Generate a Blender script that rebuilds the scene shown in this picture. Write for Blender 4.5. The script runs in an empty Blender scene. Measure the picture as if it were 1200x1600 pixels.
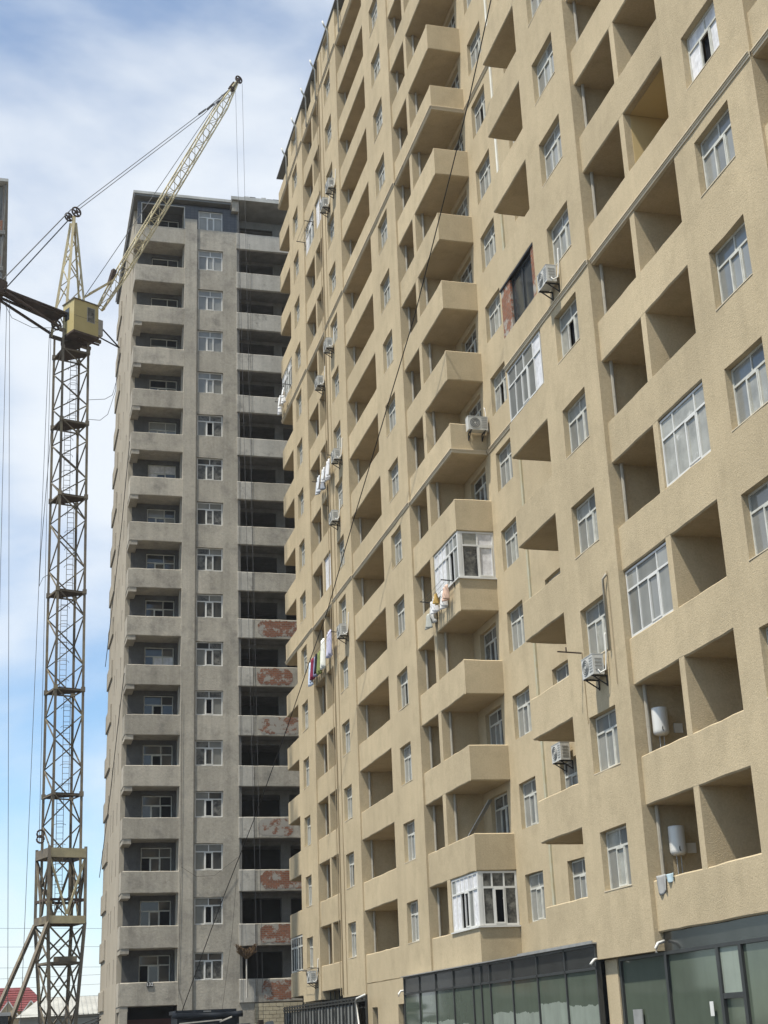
import bpy, bmesh, math, random
from mathutils import Vector, Matrix
random.seed(11)
scene = bpy.context.scene
COL = scene.collection
# ------------------------------------------------------------------ camera
# world: eye at the origin, X across the yard, Y along the tan facade, Z up, ground at -1.6
CB = ((0.96811839, 0.04933997, 0.24558572), (-0.24746658, 0.34032992, 0.90715811), (-0.03882102, -0.93901071, 0.34168965))
cam_d = bpy.data.cameras.new('camera'); cam = bpy.data.objects.new('camera', cam_d); COL.objects.link(cam)
cam.matrix_world = Matrix(((CB[0][0], -CB[0][1], -CB[0][2], 0), (CB[1][0], -CB[1][1], -CB[1][2], 0), (CB[2][0], -CB[2][1], -CB[2][2], 0), (0, 0, 0, 1)))
cam_d.sensor_fit = 'VERTICAL'; cam_d.sensor_height = 36.0; cam_d.sensor_width = 27.0
cam_d.lens = 2242.605 / 1600 * 36.0
cam_d.clip_start = 0.1; cam_d.clip_end = 6000
scene.camera = cam
# ------------------------------------------------------------------ light
LDIR = Vector((1.0, 0.42, -2.3)).normalized()
world = bpy.data.worlds.new('World'); scene.world = world; world.use_nodes = True
nt = world.node_tree; nt.nodes.clear()
W_ = lambda t: nt.nodes.new(t)
bg = W_('ShaderNodeBackground'); wo = W_('ShaderNodeOutputWorld'); nt.links.new(bg.outputs[0], wo.inputs[0])
sky = W_('ShaderNodeTexSky'); sky.sky_type = 'NISHITA'; sky.sun_disc = False
sky.sun_elevation = math.asin(-LDIR.z); sky.sun_rotation = math.atan2(-LDIR.x, -LDIR.y)
sky.air_density = 1.0; sky.dust_density = 0.4; sky.ozone_density = 1.0; sky.altitude = 50
tc = W_('ShaderNodeTexCoord'); mp = W_('ShaderNodeMapping'); nt.links.new(tc.outputs['Generated'], mp.inputs[0])
mp.inputs['Scale'].default_value = (2.6, 2.6, 5.2); mp.inputs['Location'].default_value = (3.3, 9.1, 0.5); mp.inputs['Rotation'].default_value = (0.25, -0.45, 0.3)
n1 = W_('ShaderNodeTexNoise'); n1.inputs['Scale'].default_value = 0.85; n1.inputs['Detail'].default_value = 9; n1.inputs['Roughness'].default_value = 0.5; n1.inputs['Distortion'].default_value = 0.25
nt.links.new(mp.outputs[0], n1.inputs['Vector'])
cr = W_('ShaderNodeValToRGB'); cr.color_ramp.elements[0].position = 0.375; cr.color_ramp.elements[1].position = 0.595
cr.color_ramp.interpolation = 'EASE'; nt.links.new(n1.outputs['Fac'], cr.inputs[0])
mulc = W_('ShaderNodeMath'); mulc.operation = 'MULTIPLY_ADD'; mulc.inputs[1].default_value = 0.86; mulc.inputs[2].default_value = 0.04; nt.links.new(cr.outputs[0], mulc.inputs[0])
mxs = W_('ShaderNodeMix'); mxs.data_type = 'RGBA'; nt.links.new(mulc.outputs[0], mxs.inputs[0])
tint = W_('ShaderNodeMix'); tint.data_type = 'RGBA'; tint.blend_type = 'MULTIPLY'; tint.inputs[0].default_value = 1.0; tint.inputs[7].default_value = (0.84, 1.02, 1.10, 1)
nt.links.new(sky.outputs[0], tint.inputs[6]); nt.links.new(tint.outputs[2], mxs.inputs[6]); mxs.inputs[7].default_value = (5.7, 6.0, 6.3, 1)
nt.links.new(mxs.outputs[2], bg.inputs[0]); bg.inputs[1].default_value = 0.10
sun_d = bpy.data.lights.new('sun', 'SUN'); sun_d.energy = 3.8; sun_d.angle = math.radians(1.5); sun_d.color = (1.0, 0.94, 0.82)
sun = bpy.data.objects.new('sun', sun_d); COL.objects.link(sun)
sun.rotation_euler = LDIR.to_track_quat('-Z', 'Y').to_euler(); sun.location = (-20, -10, 80)
vs = scene.view_settings; vs.view_transform = 'Standard'; vs.look = 'None'; vs.exposure = 0.74; vs.gamma = 1.0; vs.use_curve_mapping = False
scene.cycles.max_bounces = 6

# ------------------------------------------------------------------ materials
def mat(name, col, rough=0.85, spec=0.3, metal=0.0, var=0.0, vscale=0.5, fine=0.0, fscale=30.0, bump=0.0, bscale=14.0, blot=None, blot_pos=(0.5, 0.7), blot_scale=0.6, streak=0.0, coat=0.0, objvar=0.0):
    m = bpy.data.materials.new(name); m.use_nodes = True; t = m.node_tree; b = t.nodes['Principled BSDF']
    b.inputs['Roughness'].default_value = rough; b.inputs['Specular IOR Level'].default_value = spec; b.inputs['Metallic'].default_value = metal
    b.inputs['Coat Weight'].default_value = coat
    N = t.nodes.new; L = t.links.new
    geo = N('ShaderNodeNewGeometry')
    cur = None
    def mixc(fac, a, bcol, mode='MIX'):
        x = N('ShaderNodeMix'); x.data_type = 'RGBA'; x.blend_type = mode
        if hasattr(fac, 'links'): L(fac, x.inputs[0])
        else: x.inputs[0].default_value = fac
        for i, v in ((6, a), (7, bcol)):
            if hasattr(v, 'links'): L(v, x.inputs[i])
            else: x.inputs[i].default_value = (*v, 1)
        return x.outputs[2]
    def noise(scale, detail=4, rough_=0.6, vec=None):
        n = N('ShaderNodeTexNoise'); n.inputs['Scale'].default_value = scale; n.inputs['Detail'].default_value = detail; n.inputs['Roughness'].default_value = rough_
        L(vec if vec else geo.outputs['Position'], n.inputs['Vector']); return n.outputs['Fac']
    def ramp(fac, p0, p1):
        r = N('ShaderNodeMapRange'); r.inputs[1].default_value = p0; r.inputs[2].default_value = p1; L(fac, r.inputs[0]); return r.outputs[0]
    cur = col
    if var:
        cur = mixc(ramp(noise(vscale, 5), 0.3, 0.7), tuple(c * (1 - var) for c in col), tuple(min(1, c * (1 + var)) for c in col))
    if blot:
        cur = mixc(ramp(noise(blot_scale, 7, 0.68), *blot_pos), cur, blot)
    if streak:
        mp_ = N('ShaderNodeMapping'); mp_.inputs['Scale'].default_value = (2.2, 2.2, 0.12); L(geo.outputs['Position'], mp_.inputs[0])
        cur = mixc(ramp(noise(1.0, 5, 0.6, mp_.outputs[0]), 0.42, 0.75), cur, (1 - streak,) * 3, 'MULTIPLY')
    if fine:
        cur = mixc(ramp(noise(fscale, 3, 0.7), 0.3, 0.7), cur, cur, 'MIX') if False else mixc(1.0, cur, _g(N, L, ramp(noise(fscale, 3, 0.7), 0.25, 0.75), fine), 'MULTIPLY')
    if objvar:
        oi = N('ShaderNodeObjectInfo'); rr = N('ShaderNodeMapRange'); rr.inputs[3].default_value = 1 - objvar; rr.inputs[4].default_value = 1 + objvar; L(oi.outputs['Random'], rr.inputs[0]); cur = mixc(1.0, cur, rr.outputs[0], 'MULTIPLY')
    if hasattr(cur, 'links'): L(cur, b.inputs['Base Color'])
    else: b.inputs['Base Color'].default_value = (*cur, 1)
    if bump:
        bp = N('ShaderNodeBump'); bp.inputs['Strength'].default_value = bump; bp.inputs['Distance'].default_value = 0.05
        L(noise(bscale, 6, 0.65), bp.inputs['Height']); L(bp.outputs[0], b.inputs['Normal'])
    return m
def _g(N, L, fac, amt):
    r = N('ShaderNodeMapRange'); r.inputs[3].default_value = 1 - amt; r.inputs[4].default_value = 1 + amt * 0.6; L(fac, r.inputs[0]); return r.outputs[0]

M = {}
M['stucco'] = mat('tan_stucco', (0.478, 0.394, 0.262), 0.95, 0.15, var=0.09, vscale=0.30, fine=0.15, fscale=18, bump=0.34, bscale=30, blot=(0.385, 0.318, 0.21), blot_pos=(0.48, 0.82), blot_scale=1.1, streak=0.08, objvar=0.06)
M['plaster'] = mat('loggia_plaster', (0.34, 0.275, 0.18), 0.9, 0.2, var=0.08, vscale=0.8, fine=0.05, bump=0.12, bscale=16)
M['yellow_paint'] = mat('yellow_paint', (0.52, 0.40, 0.20), 0.8, 0.3, var=0.08, vscale=0.7)
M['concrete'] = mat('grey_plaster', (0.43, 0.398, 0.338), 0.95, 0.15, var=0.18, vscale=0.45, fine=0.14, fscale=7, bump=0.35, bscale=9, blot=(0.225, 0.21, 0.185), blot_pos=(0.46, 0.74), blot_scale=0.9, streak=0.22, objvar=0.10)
M['concrete_side'] = mat('tan_side_render', (0.39, 0.352, 0.29), 0.95, 0.15, var=0.08, vscale=0.3, fine=0.07, fscale=7, bump=0.3, bscale=6, streak=0.12)
M['concrete_light'] = mat('pale_concrete', (0.47, 0.45, 0.405), 0.95, 0.15, var=0.12, vscale=0.9, fine=0.1, fscale=7, bump=0.25, bscale=8, blot=(0.22, 0.21, 0.19), blot_pos=(0.55, 0.75), blot_scale=1.4, streak=0.18)
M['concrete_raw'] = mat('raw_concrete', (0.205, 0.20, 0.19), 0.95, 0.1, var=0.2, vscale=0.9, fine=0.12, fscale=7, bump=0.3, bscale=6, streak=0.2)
M['concrete_shaded'] = mat('rough_render_shade_darkened', (0.105, 0.106, 0.106), 0.95, 0.1, var=0.25, vscale=0.9, fine=0.12, fscale=7, bump=0.4, bscale=5, streak=0.15)  # rough unplastered wall, its colour darkened further for the loggia shade
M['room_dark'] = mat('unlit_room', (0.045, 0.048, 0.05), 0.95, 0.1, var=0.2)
M['pvc'] = mat('white_upvc', (0.62, 0.62, 0.60), 0.45, 0.4, var=0.06, vscale=3)
M['pvc_worn'] = mat('worn_white_frame', (0.50, 0.50, 0.46), 0.6, 0.35, var=0.16, vscale=4)
M['pipe'] = mat('pale_pipe', (0.33, 0.305, 0.25), 0.5, 0.4, var=0.1, vscale=2)
M['strip'] = mat('pale_green_strip', (0.44, 0.43, 0.33), 0.9, 0.2, var=0.12, vscale=1.5, blot=(0.40, 0.36, 0.24), blot_pos=(0.4, 0.6), blot_scale=1.5)
M['strip_white'] = mat('white_strip', (0.70, 0.69, 0.62), 0.8, 0.2, var=0.1, vscale=1.5)
M['cornice'] = mat('cream_cornice', (0.60, 0.52, 0.39), 0.85, 0.25, var=0.1, vscale=0.8)
M['glass'] = mat('dusty_glass', (0.19, 0.195, 0.185), 0.10, 0.6, var=0.16, vscale=0.9, streak=0.1)
M['glass_b'] = mat('curtained_and_sky_glass', (0.25, 0.255, 0.24), 0.12, 0.6, var=0.12, vscale=1.2, streak=0.12)
M['glass_clean'] = mat('clean_glass', (0.035, 0.04, 0.045), 0.04, 0.6, var=0.2)
M['glass_dirty'] = mat('smeared_glass', (0.13, 0.13, 0.12), 0.25, 0.5, var=0.5, vscale=3.5, blot=(0.03, 0.032, 0.035), blot_pos=(0.45, 0.6), blot_scale=3.0)
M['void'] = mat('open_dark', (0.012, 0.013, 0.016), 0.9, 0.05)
M['curtain'] = mat('white_curtain_and_reflection', (0.68, 0.68, 0.70), 0.5, 0.4, var=0.2, vscale=6, streak=0.3)  # curtains and blinds; also a painted sky reflection in one V window
M['film'] = mat('filmed_glass', (0.30, 0.30, 0.27), 0.22, 0.6, var=0.3, vscale=1.6, blot=(0.6, 0.6, 0.57), blot_pos=(0.6, 0.72), blot_scale=2.2)
M['shop'] = mat('shop_glass', (0.085, 0.105, 0.08), 0.06, 0.45, var=0.12, vscale=0.7, streak=0.12)
M['shop_pale'] = mat('whitewashed_glass', (0.24, 0.275, 0.235), 0.25, 0.5, var=0.1, vscale=1.2, streak=0.2)
M['fascia'] = mat('dark_fascia_glass', (0.032, 0.034, 0.033), 0.18, 0.6, var=0.2, vscale=1.0, streak=0.35)
M['alu_dark'] = mat('dark_aluminium', (0.032, 0.034, 0.034), 0.4, 0.5, var=0.15, vscale=2)
M['steel_grey'] = mat('grey_flashing', (0.32, 0.32, 0.31), 0.45, 0.5, 0.3, var=0.2, vscale=2)
M['ac'] = mat('ac_casing', (0.50, 0.50, 0.475), 0.5, 0.4, var=0.1, vscale=4)
M['ac_dark'] = mat('ac_grille', (0.13, 0.135, 0.135), 0.6, 0.3)
M['black_metal'] = mat('black_metal', (0.018, 0.018, 0.02), 0.55, 0.4)
M['rubber'] = mat('black_cable', (0.012, 0.012, 0.013), 0.6, 0.3)
M['heater'] = mat('heater_enamel', (0.62, 0.62, 0.60), 0.25, 0.5, coat=0.3)
M['brick'] = None
M['crane'] = mat('faded_yellow_paint', (0.50, 0.435, 0.27), 0.6, 0.35, var=0.18, vscale=1.2, blot=(0.36, 0.31, 0.21), blot_pos=(0.52, 0.72), blot_scale=1.6)
M['crane_cab'] = mat('cab_yellow_paint', (0.44, 0.37, 0.175), 0.5, 0.35, var=0.08, vscale=1.2, blot=(0.16, 0.10, 0.06), blot_pos=(0.66, 0.72), blot_scale=2.2)
M['mast'] = mat('weathered_mast_paint', (0.15, 0.128, 0.10), 0.75, 0.25, var=0.2, vscale=1.0, blot=(0.26, 0.22, 0.14), blot_pos=(0.5, 0.7), blot_scale=0.9)
M['rust'] = mat('rusty_iron', (0.075, 0.055, 0.045), 0.8, 0.2, var=0.3, vscale=2)
M['rope'] = mat('steel_rope', (0.085, 0.085, 0.09), 0.5, 0.4, 0.3)
M['red_roof'] = mat('red_metal_roof', (0.16, 0.035, 0.035), 0.5, 0.4, var=0.15, vscale=1)
M['house'] = mat('cream_house_wall', (0.55, 0.45, 0.30), 0.9, 0.2, var=0.08)
M['shed'] = mat('pale_sheet_roof', (0.36, 0.36, 0.335), 0.7, 0.3, var=0.15, vscale=0.8)
M['eave'] = mat('dark_eave', (0.16, 0.165, 0.165), 0.7, 0.3, var=0.15)
M['roof_white'] = mat('pale_roof_edge', (0.42, 0.42, 0.40), 0.7, 0.3, var=0.25, vscale=1.0)
M['asphalt'] = mat('asphalt', (0.065, 0.063, 0.06), 0.95, 0.2, var=0.25, vscale=0.3, fine=0.1)
M['earth'] = mat('dusty_ground', (0.12, 0.108, 0.09), 0.95, 0.1, var=0.2, vscale=0.02)
M['tarp'] = mat('dark_blue_tarp', (0.02, 0.026, 0.035), 0.5, 0.4, var=0.4, vscale=2)
M['stone'] = mat('cut_limestone', (0.44, 0.385, 0.275), 0.95, 0.1, var=0.14, vscale=1.5, fine=0.08, bump=0.3)
M['mortar'] = mat('mortar', (0.13, 0.115, 0.095), 0.95, 0.1)
M['red_gate'] = mat('dark_red_gate', (0.055, 0.018, 0.015), 0.7, 0.3, var=0.2)
M['twig'] = mat('dry_twigs', (0.13, 0.085, 0.05), 0.9, 0.1, var=0.3, vscale=6)
def brick_mat(name, peel):
    m = bpy.data.materials.new(name); m.use_nodes = True; t = m.node_tree; b = t.nodes['Principled BSDF']; N = t.nodes.new; L = t.links.new
    b.inputs['Roughness'].default_value = 0.95; b.inputs['Specular IOR Level'].default_value = 0.1
    geo = N('ShaderNodeNewGeometry'); sx = N('ShaderNodeSeparateXYZ'); L(geo.outputs['Position'], sx.inputs[0])
    ad = N('ShaderNodeMath'); L(sx.outputs[0], ad.inputs[0]); L(sx.outputs[1], ad.inputs[1])
    cb = N('ShaderNodeCombineXYZ'); L(ad.outputs[0], cb.inputs[0]); L(sx.outputs[2], cb.inputs[1])
    br = N('ShaderNodeTexBrick'); L(cb.outputs[0], br.inputs['Vector']); br.inputs['Scale'].default_value = 1.0
    br.inputs['Brick Width'].default_value = 0.30; br.inputs['Row Height'].default_value = 0.12; br.inputs['Mortar Size'].default_value = 0.014
    br.inputs['Color1'].default_value = (0.27, 0.105, 0.058, 1); br.inputs['Color2'].default_value = (0.19, 0.08, 0.05, 1); br.inputs['Mortar'].default_value = (0.2, 0.17, 0.14, 1)
    n = N('ShaderNodeTexNoise'); n.inputs['Scale'].default_value = 1.5; n.inputs['Detail'].default_value = 6; n.inputs['Roughness'].default_value = 0.7; L(geo.outputs['Position'], n.inputs['Vector'])
    r = N('ShaderNodeMapRange'); r.inputs[1].default_value = peel; r.inputs[2].default_value = peel + 0.06; L(n.outputs[0], r.inputs[0])
    x = N('ShaderNodeMix'); x.data_type = 'RGBA'; L(r.outputs[0], x.inputs[0]); L(br.outputs[0], x.inputs[6]); x.inputs[7].default_value = (0.33, 0.31, 0.275, 1)
    L(x.outputs[2], b.inputs['Base Color'])
    bp = N('ShaderNodeBump'); bp.inputs['Strength'].default_value = 0.4; bp.inputs['Distance'].default_value = 0.03; L(n.outputs[0], bp.inputs['Height']); L(bp.outputs[0], b.inputs['Normal'])
    return m
M['brick'] = brick_mat('bare_red_brick', 0.51); M['brick_peel'] = brick_mat('half_rendered_brick', 0.45); M['brick_wall'] = brick_mat('part_rendered_brick', 0.52)
def tile_mat():
    m = bpy.data.materials.new('blue_grey_tiles'); m.use_nodes = True; t = m.node_tree; b = t.nodes['Principled BSDF']; N = t.nodes.new; L = t.links.new
    geo = N('ShaderNodeNewGeometry'); sx = N('ShaderNodeSeparateXYZ'); L(geo.outputs['Position'], sx.inputs[0])
    cb = N('ShaderNodeCombineXYZ'); L(sx.outputs[0], cb.inputs[0]); L(sx.outputs[2], cb.inputs[1])
    br = N('ShaderNodeTexBrick'); L(cb.outputs[0], br.inputs['Vector']); br.offset = 0.0
    for k, v in (('Scale', 1.0), ('Brick Width', 0.26), ('Row Height', 0.22), ('Mortar Size', 0.016)): br.inputs[k].default_value = v
    br.inputs['Color1'].default_value = (0.052, 0.056, 0.063, 1); br.inputs['Color2'].default_value = (0.068, 0.072, 0.079, 1); br.inputs['Mortar'].default_value = (0.025, 0.03, 0.04, 1)
    L(br.outputs[0], b.inputs['Base Color']); b.inputs['Roughness'].default_value = 0.35; return m
M['tiles'] = tile_mat()

# ------------------------------------------------------------------ mesh helpers
class MB:
    def __init__(s): s.v = []; s.f = []
    def add(s, vs_, fs_):
        o = len(s.v); s.v += [tuple(p) for p in vs_]; s.f += [tuple(i + o for i in f) for f in fs_]; return s
    def box(s, x0, x1, y0, y1, z0, z1):
        return s.add([(x0, y0, z0), (x1, y0, z0), (x1, y1, z0), (x0, y1, z0), (x0, y0, z1), (x1, y0, z1), (x1, y1, z1), (x0, y1, z1)],
                     [(0, 3, 2, 1), (4, 5, 6, 7), (0, 1, 5, 4), (1, 2, 6, 5), (2, 3, 7, 6), (3, 0, 4, 7)])
    def bar(s, p, q, w, h=None):
        p = Vector(p); q = Vector(q); d = (q - p).normalized(); h = h or w
        up = Vector((0, 0, 1)) if abs(d.z) < 0.97 else Vector((1, 0, 0))
        a = d.cross(up).normalized() * (w / 2); b = a.cross(d).normalized() * (h / 2)
        vs_ = [p + a + b, p - a + b, p - a - b, p + a - b, q + a + b, q - a + b, q - a - b, q + a - b]
        return s.add(vs_, [(0, 1, 2, 3), (7, 6, 5, 4), (0, 4, 5, 1), (1, 5, 6, 2), (2, 6, 7, 3), (3, 7, 4, 0)])
    def tube(s, pts, r, n=8):
        pts = [Vector(p) for p in pts]; rings = []
        o = len(s.v)
        for i, p in enumerate(pts):
            d = (pts[min(i + 1, len(pts) - 1)] - pts[max(i - 1, 0)]).normalized()
            up = Vector((0, 0, 1)) if abs(d.z) < 0.95 else Vector((1, 0, 0))
            a = d.cross(up).normalized(); b = d.cross(a).normalized()
            rr = r[i] if isinstance(r, (list, tuple)) else r
            s.v += [tuple(p + a * rr * math.cos(2 * math.pi * k / n) + b * rr * math.sin(2 * math.pi * k / n)) for k in range(n)]
        for i in range(len(pts) - 1):
            for k in range(n):
                s.f.append((o + i * n + k, o + i * n + (k + 1) % n, o + (i + 1) * n + (k + 1) % n, o + (i + 1) * n + k))
        s.f.append(tuple(o + k for k in range(n))[::-1]); s.f.append(tuple(o + (len(pts) - 1) * n + k for k in range(n)))
        return s
    def disc(s, c, axis, r, t, n=20, r_in=0.0):
        axis = Vector(axis).normalized(); c = Vector(c)
        return s.tube([c - axis * t / 2, c + axis * t / 2], r, n)
    def mesh(s, name, material, smooth=False):
        me = bpy.data.meshes.new(name); me.from_pydata(s.v, [], s.f)
        bm = bmesh.new(); bm.from_mesh(me); bmesh.ops.recalc_face_normals(bm, faces=bm.faces); bm.to_mesh(me); bm.free()
        me.materials.append(material)
        if smooth:
            for p in me.polygons: p.use_smooth = True
        return me
    def build(s, name, material, parent=None, smooth=False, world=True):
        return link(name, s.mesh(name, material, smooth), parent, world=world)
def link(name, me, parent=None, loc=(0, 0, 0), rz=0.0, world=False):
    o = bpy.data.objects.new(name, me); COL.objects.link(o)
    if parent is not None:
        o.parent = parent
        if world: o.location = -Vector(WORLD[parent.name])
        else: o.location = loc
    else: o.location = loc
    o.rotation_euler = (0, 0, rz)
    WORLD[o.name] = tuple((Vector(WORLD[parent.name]) + o.location) if parent is not None else Vector(o.location))
    return o
WORLD = {}
def tag(o, label, cat, group=None):
    o['label'] = label; o['category'] = cat
    if group: o['group'] = group
    return o
def thing(name, label, cat, loc=(0, 0, 0), group=None, rz=0.0):
    o = bpy.data.objects.new(name, None); COL.objects.link(o); o.location = loc; o.rotation_euler = (0, 0, rz)
    o.empty_display_size = 0.3; WORLD[o.name] = tuple(loc); return tag(o, label, cat, group)
def struct(name, mb, material):
    o = mb.build(name, material); o['kind'] = 'structure'; return o
rj = random.Random(5)
J = lambda a: rj.uniform(-a, a)
def pt(face, d, u, z): return (d, u, z) if face == 'X' else (u, d, z)
def band(mb, face, d0, d1, u0, u1, z0, z1, jit=0.013, ch=0.035, step=0.55):
    """solid strip along u: chamfered and a little uneven on its outer (d0) edges, as trowelled by hand"""
    n = max(1, int(abs(u1 - u0) / step)); o = len(mb.v); m = 6
    for i in range(n + 1):
        u = u0 + (u1 - u0) * i / n; a, b = J(jit), J(jit)
        for d, z in ((d0 + ch, z0 + a), (d1, z0), (d1, z1), (d0 + ch, z1 + b), (d0, z1 - ch + b), (d0, z0 + ch + a)):
            mb.v.append(pt(face, d, u, z))
    for i in range(n):
        for k in range(m): mb.f.append((o + i * m + k, o + i * m + (k + 1) % m, o + (i + 1) * m + (k + 1) % m, o + (i + 1) * m + k))
    mb.f.append(tuple(o + k for k in range(m))); mb.f.append(tuple(o + n * m + k for k in range(m)))
def lines(a, b, cuts, mx):
    pts = sorted(set([a, b] + [c for c in cuts if a < c < b])); out = []
    for p, q in zip(pts, pts[1:]):
        n = max(1, math.ceil((q - p) / mx)); out += [p + (q - p) * i / n for i in range(n)]
    return out + [pts[-1]]
def wall(mb, face, d0, d1, u0, u1, z0, z1, holes=(), jit=0.02, mx=1.0):
    """solid wall with real openings; hole edges wobble slightly"""
    us = lines(u0, u1, [h[0] for h in holes] + [h[1] for h in holes], mx); zs = lines(z0, z1, [h[2] for h in holes] + [h[3] for h in holes], mx * 1.6)
    nu, nz = len(us), len(zs)
    inside = lambda uc, zc: any(h[0] < uc < h[1] and h[2] < zc < h[3] for h in holes)
    solid = [[not inside((us[i] + us[i + 1]) / 2, (zs[k] + zs[k + 1]) / 2) for k in range(nz - 1)] for i in range(nu - 1)]
    o = len(mb.v); hb = set()
    for h in holes:
        for i, u in enumerate(us):
            for k, z in enumerate(zs):
                if h[0] - 1e-6 <= u <= h[1] + 1e-6 and h[2] - 1e-6 <= z <= h[3] + 1e-6: hb.add((i, k))
    for i in range(nu):
        for k in range(nz):
            edge = i in (0, nu - 1) or k in (0, nz - 1)
            ju, jz = (J(jit), J(jit)) if (i, k) in hb and not edge else (0, 0)
            mb.v.append(pt(face, d0 + (0 if edge else J(0.008)), us[i] + ju, zs[k] + jz)); mb.v.append(pt(face, d1, us[i] + ju, zs[k] + jz))
    ix = lambda i, k, b: o + (i * nz + k) * 2 + b
    S = lambda i, k: 0 <= i < nu - 1 and 0 <= k < nz - 1 and solid[i][k]
    for i in range(nu - 1):
        for k in range(nz - 1):
            if not solid[i][k]: continue
            for b in (0, 1): mb.f.append((ix(i, k, b), ix(i + 1, k, b), ix(i + 1, k + 1, b), ix(i, k + 1, b)))
            if not S(i - 1, k): mb.f.append((ix(i, k, 0), ix(i, k, 1), ix(i, k + 1, 1), ix(i, k + 1, 0)))
            if not S(i + 1, k): mb.f.append((ix(i + 1, k, 0), ix(i + 1, k, 1), ix(i + 1, k + 1, 1), ix(i + 1, k + 1, 0)))
            if not S(i, k - 1): mb.f.append((ix(i, k, 0), ix(i, k, 1), ix(i + 1, k, 1), ix(i + 1, k, 0)))
            if not S(i, k + 1): mb.f.append((ix(i, k + 1, 0), ix(i, k + 1, 1), ix(i + 1, k + 1, 1), ix(i + 1, k + 1, 0)))
# ---- windows: local x = width, -y = outward, z up, origin at lower left of the opening
_wc = {}
def win_meshes(w, h, top, low, tr, fw, fmat):
    """frame mesh and pane meshes; top/low = relative pane widths above/below the transom"""
    key = (round(w, 3), round(h, 3), tuple(top), tuple(low), tr, fw, fmat)
    if key in _wc: return _wc[key]
    d = 0.06; fr = MB(); panes = []
    zt = h * (1 - tr) if top else h
    fr.box(0, w, 0, d, 0, fw); fr.box(0, w, 0, d, h - fw, h); fr.box(0, fw, 0, d, fw, h - fw); fr.box(w - fw, w, 0, d, fw, h - fw)
    if top: fr.box(fw, w - fw, -0.004, d - 0.004, zt - fw / 2, zt + fw / 2)
    def row(parts, z0, z1, sash=None):
        tot = sum(parts); x = fw; W = w - 2 * fw; m = fw * 0.8
        for i, p in enumerate(parts):
            x1 = x + W * p / tot
            a, b = x + (m / 2 if i else 0), x1 - (m / 2 if i < len(parts) - 1 else 0)
            if i < len(parts) - 1: fr.box(x1 - m / 2, x1 + m / 2, 0.002, d - 0.002, z0, z1)
            if sash == i:
                t = 0.045
                fr.box(a, b, -0.015, d * .5, z0, z0 + t); fr.box(a, b, -0.015, d * .5, z1 - t, z1); fr.box(a, a + t, -0.015, d * .5, z0 + t, z1 - t); fr.box(b - t, b, -0.015, d * .5, z0 + t, z1 - t)
                panes.append((a + t, b - t, z0 + t, z1 - t))
            else: panes.append((a, b, z0, z1))
            x = x1
    if top: row(top, zt + fw / 2, h - fw)
    row(low, fw, zt - (fw / 2 if top else fw), sash=len(low) // 2 if len(low) > 1 else None)
    fme = fr.mesh('window', M[fmat]); pms = {}
    _wc[key] = (fme, panes, pms); return _wc[key]
def window(parent, loc, w, h, face='X', top=(1, 1), low=(1, 1, 1), tr=0.30, fw=0.055, fmat='pvc_worn', pane=None, name='window', label=None):
    """loc is the world position of the viewer's lower-left corner of the frame"""
    fme, panes, pms = win_meshes(w, h, top, low, tr, fw, fmat)
    o = link(name, fme, parent, Vector(loc) - Vector(WORLD[parent.name]), rz=-math.pi / 2 if face == 'X' else 0.0)
    if label: o['label'] = label
    for i, (a, b, z0, z1) in enumerate(panes):
        mt = pane(i, len(panes)) if callable(pane) else (pane or 'glass')
        if (i, mt) not in pms:
            q = MB(); ta = rj.uniform(-0.004, 0.004); yo = 0.10 if mt == 'void' else 0.03
            q.box(-(b - a) / 2, (b - a) / 2, 0, 0.012, -(z1 - z0) / 2, (z1 - z0) / 2)
            pms[(i, mt)] = (q.mesh('pane', M[mt]), yo)
        p = bpy.data.objects.new('pane', pms[(i, mt)][0]); COL.objects.link(p); p.parent = o
        p.location = ((a + b) / 2, pms[(i, mt)][1], (z0 + z1) / 2); p.rotation_euler = (rj.uniform(-.012, .012), 0, rj.uniform(-.02, .02))
    return o
rp = random.Random(21)
def pane_std(i, n):
    return rp.choice(['glass', 'glass', 'glass_b', 'glass_b', 'glass', 'glass_b', 'film'])
def pane_open(i, n):
    return 'void' if i == n - 2 else pane_std(i, n)
def pane_grey(i, n):
    return rp.choice(['glass_dirty', 'glass_dirty', 'glass', 'glass_clean'])
def pane_grey_open(i, n): return 'void' if i == n - 2 else pane_grey(i, n)

# ------------------------------------------------------------------ ground
GZ = -1.6
g = MB(); g.add([(-3000, -3000, GZ), (3000, -3000, GZ), (3000, 3000, GZ), (-3000, 3000, GZ)], [(0, 1, 2, 3)]); struct('ground', g, M['earth'])
g = MB(); g.add([(-30, -60, GZ + .004), (15.4, -60, GZ + .004), (15.4, 86, GZ + .004), (-30, 86, GZ + .004)], [(0, 1, 2, 3)]); struct('yard_asphalt', g, M['asphalt'])
g = MB(); g.box(15.4, 17, -60, 87, GZ - .1, GZ + .14); struct('pavement', g, M['concrete_raw'])

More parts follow.
